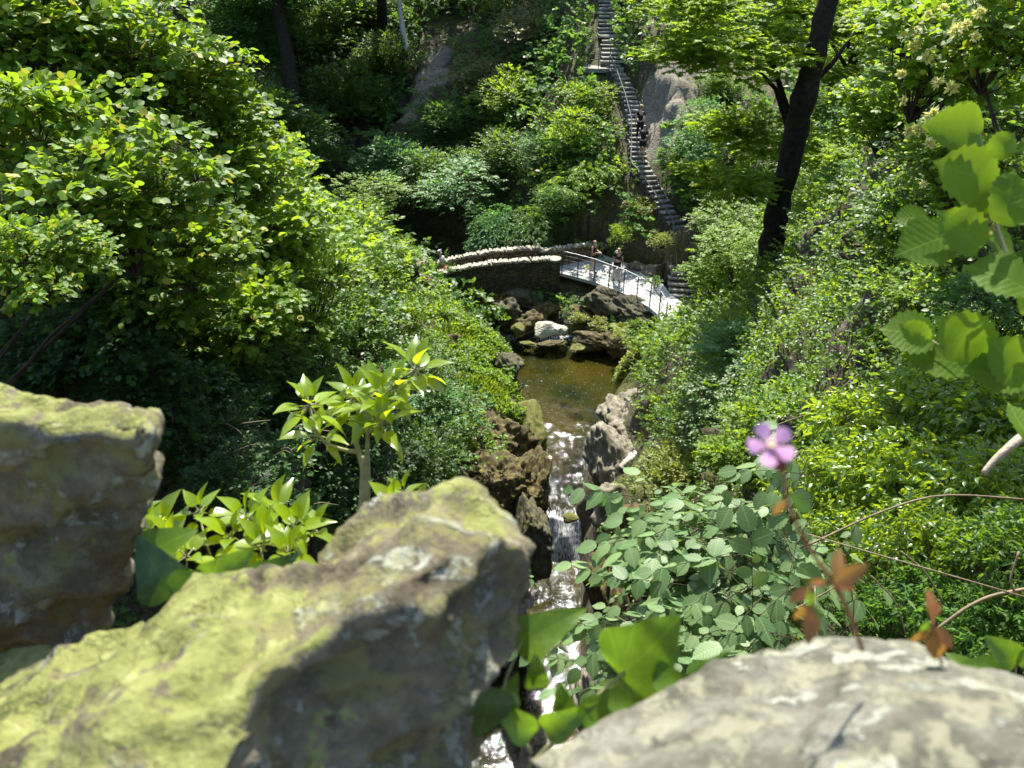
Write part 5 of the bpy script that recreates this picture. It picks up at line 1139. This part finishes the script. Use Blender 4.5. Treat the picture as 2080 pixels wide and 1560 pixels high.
def bigleaf(parent, tm, b, tip, t, mat, wid=1.0, tilt=(0, 0), dt=0.0, name='leaf', seed=0):
    """b, tip in the photograph's pixels at depth t (tip at t+dt); tilt turns the blade about its own axis and pitches it"""
    p0 = D(b[0], b[1], t); bz = -.1 - .3 * tilt[1] if tilt[1] < .45 else .7
    N = nrm(CAMB + np.array([.35 * math.sin(tilt[0] * 2.2), 0, bz])); r1 = ray(*tip); t1 = float(np.clip(p0 @ N / (r1 @ N), t * .88, t * 1.14)); p1 = r1 * t1; d = p1 - p0; L = np.linalg.norm(d)
    V, T, UV = place(tm, [p0 - np.array(parent.location)], d[None], N[None], [L], np.array([wid]))
    rr = rng(seed + int(b[0])); V = V + nrm(N) * (.035 * L * fbm((V / L) * 3.0 + seed, 2, seed))[:, None]
    o = obj(name, mesh_np(name, V, T, UV, mat=M[mat]), parent)
    if tm is not L_HZB: m = o.modifiers.new('s', 'SUBSURF'); m.levels = 1; m.render_levels = 1
    return o
def twig(parent, pts, r, mat='stem', name='stem', n=8):
    mb = MB(); P = [Vector(D(*p)) - parent.location for p in pts]
    if not hasattr(r, '__len__'): r = (r, r * .7)
    Q = interp_pts(np.array(P), len(P) * 4); 
    for _ in range(3): Q[1:-1] = (Q[:-2] + 2 * Q[1:-1] + Q[2:]) / 4
    mb.tube(Q, np.linspace(r[0], r[1], len(Q)), n); return mb.build(name, M[mat], parent, True)
M['hzbig'] = leaf_mat('near_hazel_leaf', (.06,.125,.006), (.12,.21,.01), (.32,.5,.02), .46, .6, spec=.25, veins=2, nscale=12)
M['hzyel'] = leaf_mat('yellowing_hazel_leaf', (.2,.2,.01), (.35,.3,.02), (.8,.65,.03), .5, .5, veins=True, nscale=12)
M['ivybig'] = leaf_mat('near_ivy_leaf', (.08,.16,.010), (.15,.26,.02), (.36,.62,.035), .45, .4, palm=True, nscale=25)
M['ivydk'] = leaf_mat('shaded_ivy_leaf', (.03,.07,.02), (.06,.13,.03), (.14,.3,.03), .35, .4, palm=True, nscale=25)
M['redleaf'] = leaf_mat('red_tinged_leaf', (.2,.05,.02), (.2,.16,.03), (.55,.28,.05), .42, .5, nscale=60)
M['redstem'] = simple('red_brown_stem', (.2,.06,.03), .5, .3, 60, .3, .2, bd=.001)
hz_root = empty('hazel_branch', tuple(D(2120, 700, .95)), label='near hazel branch with very large toothed leaves reaching in from the right edge', cat='branch')
for i, (b, tp_, t, dt, tl, m, wd) in enumerate([((2015,378),(1902,318),.92,.03,(.2,.2),'hzbig',1.0),((2008,318),(2075,262),.95,.02,(-.3,.3),'hzbig',.9),((2030,455),(2082,330),.9,.0,(.1,.3),'hzbig',1.0),
    ((1995,272),(1885,248),.94,.03,(.9,.2),'hzbig',.8),((2018,440),(1945,388),.93,.02,(-.9,.1),'hzbig',.8),((1990,505),(1912,418),.91,.02,(.2,.4),'hzbig',.9),((1932,478),(1822,508),.93,.01,(.3,.6),'hzbig',1.0),
    ((1882,442),(1815,438),.95,.01,(.4,.7),'hzbig',.9),((1992,478),(2090,512),.93,.03,(.5,.9),'hzbig',.9),((2090,585),(1960,522),.88,.0,(.1,.5),'hzbig',1.05),((2020,452),(1962,462),.93,.0,(.6,.9),'hzyel',.8),
    ((1895,690),(1788,655),.95,.0,(.2,.6),'hzbig',1.15),((1885,692),(1830,655),.93,.0,(.3,.3),'hzbig',.8),((2008,722),(1903,638),.93,.02,(.1,.4),'hzbig',.9),((1965,742),(1835,708),.95,.0,(.7,.8),'hzbig',.8),((2075,772),(1960,738),.92,.0,(.6,.9),'hzbig',.9),
    ((2090,770),(2015,682),.9,.0,(.1,.4),'hzbig',1.0),((2085,450),(2040,425),.99,.0,(.5,.6),'hzbig',1.2),((2080,640),(2110,560),.9,.0,(.1,.4),'hzbig',.9),((1985,240),(1945,205),.97,0,(.4,.4),'hzbig',.7),((2090,900),(2060,800),.93,0,(.4,.5),'hzbig',.8)]):
    bigleaf(hz_root, L_HZB, b, (b[0] + (tp_[0] - b[0]) * .92, b[1] + (tp_[1] - b[1]) * .92), t, m, wd * .9, tl, dt, seed=i)
twig(hz_root, [(2120,640,.9),(2050,540,.91),(2018,440,.92),(2012,370,.93),(1990,275,.94)], (.0028,.0014), 'stem')
twig(hz_root, [(2018,445,.92),(1980,500,.93),(1930,480,.93),(1880,442,.95)], (.0016,.001), 'bark')
twig(hz_root, [(2130,810,.92),(2040,765,.92),(1960,738,.93),(1890,690,.95)], (.0022,.0012), 'stem')
# ivy beside the stones
iv = empty('ivy_sprig', tuple(D(380, 1230, .68)), label='blurred ivy sprig of four grey green leaves between the left and middle stones', cat='ivy')
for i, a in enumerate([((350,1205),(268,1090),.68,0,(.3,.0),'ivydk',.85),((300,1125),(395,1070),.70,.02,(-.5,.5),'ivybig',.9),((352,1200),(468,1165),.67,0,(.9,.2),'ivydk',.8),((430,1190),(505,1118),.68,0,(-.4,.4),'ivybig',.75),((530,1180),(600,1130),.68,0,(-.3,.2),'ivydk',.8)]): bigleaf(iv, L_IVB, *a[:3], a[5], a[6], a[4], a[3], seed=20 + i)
twig(iv, [(380,1260,.68),(350,1205,.68),(300,1130,.7)], .0012); twig(iv, [(380,1260,.68),(430,1190,.68),(530,1180,.68)], .0012)
iv = empty('ivy_sprig', tuple(D(1100, 1500, .55)), label='bright blurred ivy sprig between the middle stone and the pale right stone', cat='ivy')
for i, a in enumerate([((1055,1310),(1195,1228),.60,0,(-.5,.6),'ivybig',.62),((1262,1366),(1400,1262),.55,.03,(.15,.3),'ivybig',1.3),((1090,1395),(1088,1328),.58,0,(.2,.2),'ivybig',.8),
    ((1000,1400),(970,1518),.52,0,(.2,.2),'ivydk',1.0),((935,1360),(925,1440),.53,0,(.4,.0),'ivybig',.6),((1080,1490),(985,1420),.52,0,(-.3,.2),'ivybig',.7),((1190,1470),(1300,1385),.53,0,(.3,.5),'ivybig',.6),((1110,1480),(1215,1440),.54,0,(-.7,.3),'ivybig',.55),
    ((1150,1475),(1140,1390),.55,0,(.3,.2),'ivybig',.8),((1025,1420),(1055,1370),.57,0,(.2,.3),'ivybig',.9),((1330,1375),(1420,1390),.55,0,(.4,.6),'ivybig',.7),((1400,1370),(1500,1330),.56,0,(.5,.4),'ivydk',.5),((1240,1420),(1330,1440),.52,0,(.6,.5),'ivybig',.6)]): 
    if a[6] > .05: bigleaf(iv, L_IVB, *a[:3], a[5], a[6], a[4], a[3], seed=40 + i)
twig(iv, [(1070,1560,.55),(1150,1480,.54),(1215,1410,.54),(1270,1362,.55)], (.0016,.001), 'stem'); twig(iv, [(1080,1530,.55),(1010,1420,.55),(1060,1300,.6)], (.0014,.0008), 'stem')
iv = empty('ivy_sprig', tuple(D(2060, 1380, .7)), label='rounded green ivy leaves at the right edge behind the pale stone', cat='ivy')
for i, a in enumerate([((2065,1345),(2010,1298),.75,0,(.2,.3),'ivybig',.9),((2040,1365),(1960,1345),.75,0,(.5,.6),'ivybig',.8),((2070,1350),(2110,1300),.75,0,(.2,.3),'ivybig',.9),((1980,1370),(1925,1322),.75,0,(.3,.6),'ivybig',.8)]): bigleaf(iv, L_IVB2, *a[:3], a[5], a[6], a[4], a[3], seed=60 + i)
twig(iv, [(2060,1400,.75),(2065,1345,.75)], .001); twig(iv, [(2060,1400,.75),(2040,1365,.75),(1980,1370,.75)], .001)
# rosettes of long ivy leaves
def rosette(parent, c, t, n, lpx, mat, seed, updir=(0, 0, 1), wd=.95, tm=None):
    g = rng(seed); p = D(c[0], c[1], t); L = lpx * t / F; a = np.arange(n) * 2.4 + g.random(n); el = np.linspace(1.25, -.55, n) + g.uniform(-.2, .2, n)
    d = np.stack([np.cos(a) * np.cos(el), np.sin(a) * np.cos(el), np.sin(el)], 1); nn = np.stack([-np.cos(a) * np.sin(el), -np.sin(a) * np.sin(el), np.cos(el)], 1) + g.normal(size=(n, 3)) * .25
    O = p + d * L * .35 + np.array([0, 0, -.004]) * np.arange(n)[:, None] * .3; V, T, UV = place(tm or L_LAU, O - np.array(parent.location), d, nn, L * g.uniform(.75, 1.15, n), np.full(n, wd) * g.uniform(.8, 1.2, n))
    o = obj('leaf_cluster', mesh_np('leaf_cluster', V, T, UV, mat=M[mat]), parent)
    mb = MB(); 
    for k in range(n): mb.tube([Vector(p - np.array(parent.location)), Vector(O[k] - np.array(parent.location))], [.0012 * t, .0007 * t], 5, cap=False)
    mb.build('petiole', M['stem'], o, True); return o
L_LAU = ltmpl([(.06,.07),(.15,.14),(.28,.19),(.42,.2),(.56,.17),(.7,.12),(.85,.05)], .35, .3)
tr = empty('ivy_sapling', tuple(D(738, 1060, 1.5)), label='slim pale stemmed ivy sapling with bright pointed leaf rosettes above the middle stone', cat='sapling')
for i, (c, n, l) in enumerate((((628,823),15,62),((647,885),11,60),((718,808),15,62),((769,812),17,66),((843,752),15,66),((776,862),12,60),((802,788),12,58),((690,850),9,55),((740,830),9,55))): rosette(tr, c, 1.5 + .03 * ((i * 7) % 5 - 2), n, l, 'ivyn', 70 + i, wd=1.1)
twig(tr, [(738,1070,1.5),(741,1000,1.5),(742,955,1.5),(741,925,1.5)], (.0115,.0095), 'stem', 'trunk', 12)
twig(tr, [(741,975,1.5),(738,945,1.5),(728,915,1.5),(722,897,1.5),(738,868,1.5),(718,812,1.5)], (.0085,.003)); twig(tr, [(728,918,1.5),(700,915,1.49),(665,903,1.48),(647,885,1.47),(628,830,1.45)], (.005,.002))
twig(tr, [(742,970,1.5),(743,940,1.5),(747,905,1.5),(746,866,1.5),(769,815,1.5)], (.006,.0025)); twig(tr, [(746,868,1.5),(785,830,1.52),(820,790,1.54),(843,755,1.55)], (.004,.002)); twig(tr, [(748,880,1.5),(765,868,1.5),(776,862,1.5)], (.003,.002))
lw_ = empty('ivy_mat', tuple(D(450, 1130, 1.1)), label='bright yellow green ivy shoots in a row behind the middle stone', cat='ivy')
for i, (c, t, n, l) in enumerate((((325,1062),1.15,9,58),((295,1085),1.15,9,55),((405,1040),1.12,8,52),((350,1100),1.1,10,62),((500,1050),1.12,9,62),((560,1038),1.15,8,60),((598,1070),1.1,9,66),((540,1105),1.08,10,66),((470,1090),1.1,8,58),((640,1075),1.12,6,58),
    ((820,1003),1.1,6,46),((795,1020),1.08,6,48),((380,1130),1.05,8,62),((585,1125),1.05,9,60),((280,1045),1.2,7,50),((845,1030),1.0,5,48))): rosette(lw_, c, t, n, l, 'ivyn', 90 + i, tm=L_IVB2, wd=.7)
for a in ([(450,1180,1.1),(420,1110,1.1),(405,1045,1.12)],[(540,1180,1.08),(530,1110,1.08),(500,1050,1.12)],[(600,1150,1.08),(598,1070,1.1)],[(830,1050,1.05),(820,1005,1.1)],[(330,1150,1.1),(325,1065,1.15)]): twig(lw_, a, .002)
# elm sapling on the right
def elm_piece(parent, u, v, t, rpx, n, seed, lf=.06):
    g = rng(seed); R = rpx * t / F; c = D(u, v, t) - np.array(parent.location); T = n
    T = int(n * 1.4); lf = lf * .85; O = c + g.normal(size=(T, 3)) * R * np.array([.55, .6, .3]); Dr = g.normal(size=(T, 3)) * np.array([1, 1, .15]); Dr += np.array([-.8, -.2, 0])
    P, d, nn, sz, tw_ = sprays(g, O, Dr, 6, lf, spread=1.1, ang=52, jit=.22, droop=.6, upj=.22, sizej=.5)
    V, Fc, UV = place(L_EL, P, d, nn, sz, np.full(len(P), .95)); f = obj('foliage', mesh_np('foliage', V, Fc, UV, mat=M['elm']), parent)
    mb = MB()
    for k in range(T): o = Vector(O[k]); dd = Vector(nrm(Dr[k])); L = float(tw_[2][k]); mb.tube([o - dd * L * .4, o, o + dd * L * .5 - Vector((0, 0, .6 * (L * .5) ** 2)), o + dd * L - Vector((0, 0, .6 * L * L))], [.0016, .0015, .001, .0005], 4, cap=False)
    mb.build('twig', M['bark'], f, True)
el = empty('elm_sapling', tuple(D(1560, 1420, 2.2)), label='matt grey green elm sapling with ribbed toothed leaves above the pale right stone', cat='sapling')
for i, (u, v, t, r, n, lf) in enumerate(((1275,1020,2.6,26,2,.075),(1430,1060,2.7,62,9,.07),(1520,1070,2.6,75,14,.07),(1385,1135,2.7,70,14,.045),(1420,1150,2.4,100,26,.07),(1530,1150,2.4,100,24,.07),(1345,1190,2.9,50,10,.04),(1380,1240,2.3,90,20,.065),
    (1500,1250,2.2,110,26,.07),(1600,1080,2.6,80,14,.065),(1235,1260,2.3,30,3,.055),(1150,1340,2.2,25,2,.05),(1240,1380,2.2,40,4,.055),(1560,1310,2.2,90,16,.07),(1640,1200,2.5,90,14,.06),(1420,1330,2.2,80,12,.065),(1610,960,2.5,50,5,.065),(1105,1190,2.6,15,1,.045),(1300,1300,2.4,70,12,.05))): elm_piece(el, u, v, t, r, n, 200 + i, lf)
twig(el, [(1560,1500,2.3),(1540,1350,2.4),(1500,1200,2.6),(1450,1080,2.75),(1380,1010,2.8)], (.010,.003), 'bark'); twig(el, [(1540,1350,2.4),(1400,1260,2.5),(1300,1200,2.7)], (.006,.002), 'bark'); twig(el, [(1520,1270,2.5),(1600,1100,2.7),(1600,960,2.6)], (.005,.002), 'bark')
# bramble and dead stems on the right bank
M['bramble'] = simple('tan_bramble_stem', (.17,.13,.075), .7, .3, 40, .3, .4, bd=.003); M['deadwood'] = simple('pale_dead_wood', (.36,.31,.22), .85, .2, 30, .35, .8, bd=.006)
bb = empty('bramble', tuple(D(1750, 1150, 2.6)), label='arching tan bramble stems criss-crossing in front of the ivy bank', cat='bramble')
for p, r in (([(1360,1190,2.5),(1480,1165,2.5),(1640,1110,2.5),(1760,1050,2.5),(1900,1000,2.5),(2090,1015,2.5)],(.0042,.003)),([(1640,1085,2.1),(1760,1120,2.0),(1900,1160,1.9),(2090,1215,1.85)],(.0022,.0022)),([(1900,1280,2.2),(1960,1235,2.2),(2010,1210,2.2),(2090,1195,2.2)],(.0045,.005)),
    ([(1770,1170,2.3),(1820,1220,2.3),(1840,1290,2.3)],(.0022,.002)),([(1700,1130,2.4),(1730,1190,2.4),(1735,1260,2.4)],(.002,.0015)),([(1500,1270,2.2),(1560,1260,2.2),(1640,1225,2.2),(1700,1190,2.2)],(.003,.002)),([(1250,1250,2.3),(1330,1300,2.2),(1420,1330,2.2)],(.0015,.001)),
    ([(1655,1190,2.2),(1660,1300,2.1)],(.003,.003)),([(1735,1210,2.2),(1732,1290,2.2)],(.002,.002)),([(1830,1120,2.3),(1880,1160,2.3),(1920,1230,2.3)],(.003,.002)),([(2070,1120,2.1),(2050,1180,2.1),(2060,1200,2.1)],(.003,.003)),
    ([(1600,900,5),(1640,860,5),(1700,850,5),(1780,870,5)],(.005,.004)),([(1660,850,5),(1670,900,5),(1640,980,5)],(.004,.003)),([(1560,870,5),(1640,840,5),(1700,835,5)],(.004,.003)),([(1705,760,7),(1735,700,7),(1775,680,7),(1790,660,7)],(.006,.004)),([(1690,830,6),(1705,790,6),(1745,760,6)],(.005,.004))): twig(bb, p, r, 'bramble')
db = empty('broken_branch', tuple(D(1995, 960, 2.4)), label='short pale broken branch stub jutting from the ivy at the right edge', cat='branch'); twig(db, [(1997,962,2.4),(2020,935,2.4),(2062,898,2.4),(2090,880,2.45)], (.009,.018), 'deadwood', 'wood')
dt_ = empty('dead_twigs', tuple(D(420, 960, 7)), label='tangle of thin dead twigs in the deep shade right of the left stone', cat='twigs')
rn = random.Random(9)
for k in range(26):
    u, v = rn.uniform(300, 680), rn.uniform(840, 1050); a = rn.uniform(0, PI); l = rn.uniform(30, 90); t = rn.uniform(6, 8)
    twig(dt_, [(u,v,t),(u+l*math.cos(a)*.5+rn.uniform(-12,12),v-l*math.sin(a)*.5,t),(u+l*math.cos(a),v-l*math.sin(a)+rn.uniform(0,25),t)], (.006,.003), 'bramble', 'twig', 4)
# yellow flowers of the bush high on the right
M['flower'] = leaf_mat('yellow_petal', (.5,.45,.08), (.75,.72,.28), (.85,.85,.3), .35, .5, spots=(.8,.78,.45))
fb = empty('honeysuckle', tuple(D(1900, 300, 4.5)), label='climbing honeysuckle with clusters of yellow flowers in the upper right', cat='honeysuckle')
for i, (u, v, r, t) in enumerate(((1893,235,20,4.4),(1868,262,15,4.4),(1932,180,16,4.3),(1905,168,13,4.3),(1942,62,17,4.0),(1988,28,14,4.0),(1962,50,12,4.0),(1855,95,16,4.6),(1858,65,12,4.6),(1888,292,15,4.4),(1845,270,13,4.5),(1830,150,12,4.8),(1880,120,14,4.5),(1915,20,12,4.2),(1885,30,10,4.3),(1980,75,12,4),(1875,375,9,4.6),(1835,205,10,4.8))):
    g = rng(300 + i); n = 60; t = t * .8; c = D(u, v, t) - np.array(fb.location); R = r * t / F * .95; d = nrm(g.normal(size=(n, 3)) + np.array([0, -.3, .5])); V, T_, UV = place(L_NARROW, c + d * R * .2, d, g.normal(size=(n, 3)), R * g.uniform(.6, 1.1, n), np.full(n, 1.1)); obj('flower', mesh_np('flower', V, T_, UV, mat=M['flower']), fb)
twig(fb, [(1950,450,4.6),(1900,330,4.5),(1900,250,4.45),(1930,170,4.4),(1940,60,4.1)], (.008,.003), 'bark'); twig(fb, [(1900,260,4.45),(1860,200,4.5),(1855,90,4.6)], (.004,.002), 'bark')
# pink flower on its red stalk
M['petal'] = leaf_mat('pink_petal', (.72,.36,.66), (.82,.46,.76), (.95,.55,.88), .5, .6, nscale=60)
M['sepal'] = simple('red_sepal', (.16,.035,.03), .6, .3, 200, .3, .2, bd=.0005); M['anther'] = simple('cream_anther', (.75,.6,.4), .6)
fl = empty('geranium_flower', tuple(D(1750, 1320, .40)), label='blurred pink five petalled wild geranium flower on a thin red stalk', cat='flower')
t = .32; fc = D(1565, 905, t) - np.array(fl.location); N = nrm(CAMB + np.array([-.15, -.1, .9])); ax = nrm(np.cross(N, CAMR)); ay = np.cross(N, ax)
L_PET = ltmpl([(.12,.07),(.3,.16),(.5,.27),(.68,.33),(.82,.31),(.92,.2)], -.12, -.12)
for k in range(5):
    a = math.radians(20 + 72 * k); d = ax * math.cos(a) + ay * math.sin(a); V, T_, UV = place(L_PET, [fc + d * .0006], (d + N * .12)[None], N[None], [.0098], np.array([1.1])); o = obj('petal', mesh_np('petal', V, T_, UV, mat=M['petal']), fl); m = o.modifiers.new('s', 'SUBSURF'); m.levels = 1; m.render_levels = 1
mb = MB(); 
for k in range(8): a = k * .8; q = fc + (ax * math.cos(a) + ay * math.sin(a)) * .0012; mb.tube([Vector(q), Vector(q + N * .002)], [.0004, .0006], 6)
mb.build('stamen', M['anther'], fl, True)
cb = fc - N * .0012; ce = D(1592, 958, t + .008) - np.array(fl.location); mb = MB(); mb.tube([Vector(cb), Vector(cb * .6 + ce * .4), Vector(cb * .25 + ce * .75), Vector(ce)], [.0012, .0038, .0034, .001], 12); mb.build('calyx', M['sepal'], fl, True)
twig(fl, [(1592,955,.328),(1600,1020,.33),(1622,1075,.335),(1660,1140,.345),(1712,1210,.36),(1752,1320,.38)], (.0007,.0012), 'redstem')
L_CUT = palm_tmpl([-115, -60, 0, 60, 115], [.55, .8, 1.0, .8, .55], .52, .2)
L_GER = ltmpl([(.1,.06),(.28,.14),(.4,.3),(.5,.2),(.62,.27),(.74,.14),(.86,.12)], .15, .2)
def leaflets(parent, L, t):
    for i, (b, tp_, m, wd) in enumerate(L):
        p0 = D(b[0], b[1], t); N = nrm(CAMB + np.array([.2 * (-1) ** i, 0, -.15 if i % 2 else .5])); r1 = ray(*tp_); p1 = r1 * float(np.clip(p0 @ N / (r1 @ N), t * .9, t * 1.1))
        V, T_, UV = place(L_GER, [p0 - np.array(parent.location)], (p1 - p0)[None], N[None], [np.linalg.norm(p1 - p0)], np.array([wd])); o = obj('leaf', mesh_np('leaf', V, T_, UV, mat=M[m]), parent); q = o.modifiers.new('s', 'SUBSURF'); q.levels = 1; q.render_levels = 1
leaflets(fl, (((1600,1000),(1655,1045),'ivybig',.9),((1600,1010),(1570,1050),'redleaf',.7),((1690,1180),(1715,1110),'redleaf',.75),((1690,1185),(1772,1150),'redleaf',.9),((1690,1185),(1745,1195),'redleaf',.7),((1690,1185),(1640,1185),'redleaf',.8),
    ((1645,1190),(1605,1225),'redleaf',.9),((1645,1190),(1650,1240),'ivybig',.8),((1650,1225),(1648,1315),'redleaf',.9),((1650,1225),(1612,1262),'redleaf',.8),((1650,1225),(1672,1262),'ivybig',.8)), .35)
twig(fl, [(1690,1185,.352),(1665,1188,.35),(1645,1192,.35),(1650,1226,.35)], .0006, 'redstem')
r2 = empty('geranium_leaves', tuple(D(1900, 1330, .45)), label='blurred orange red geranium leaves rising behind the pale right stone', cat='plant')
leaflets(r2, (((1895,1270),(1893,1190),'redleaf',.7),((1895,1275),(1848,1310),'redleaf',.6),((1897,1270),(1945,1320),'redleaf',.9),((1898,1275),(1905,1350),'redleaf',1.0),((1895,1250),(1915,1225),'redleaf',.8),((1890,1260),(1870,1285),'ivybig',.7)), .42)
twig(r2, [(1895,1265,.42),(1905,1320,.43),(1920,1380,.44)], .0009, 'redstem')
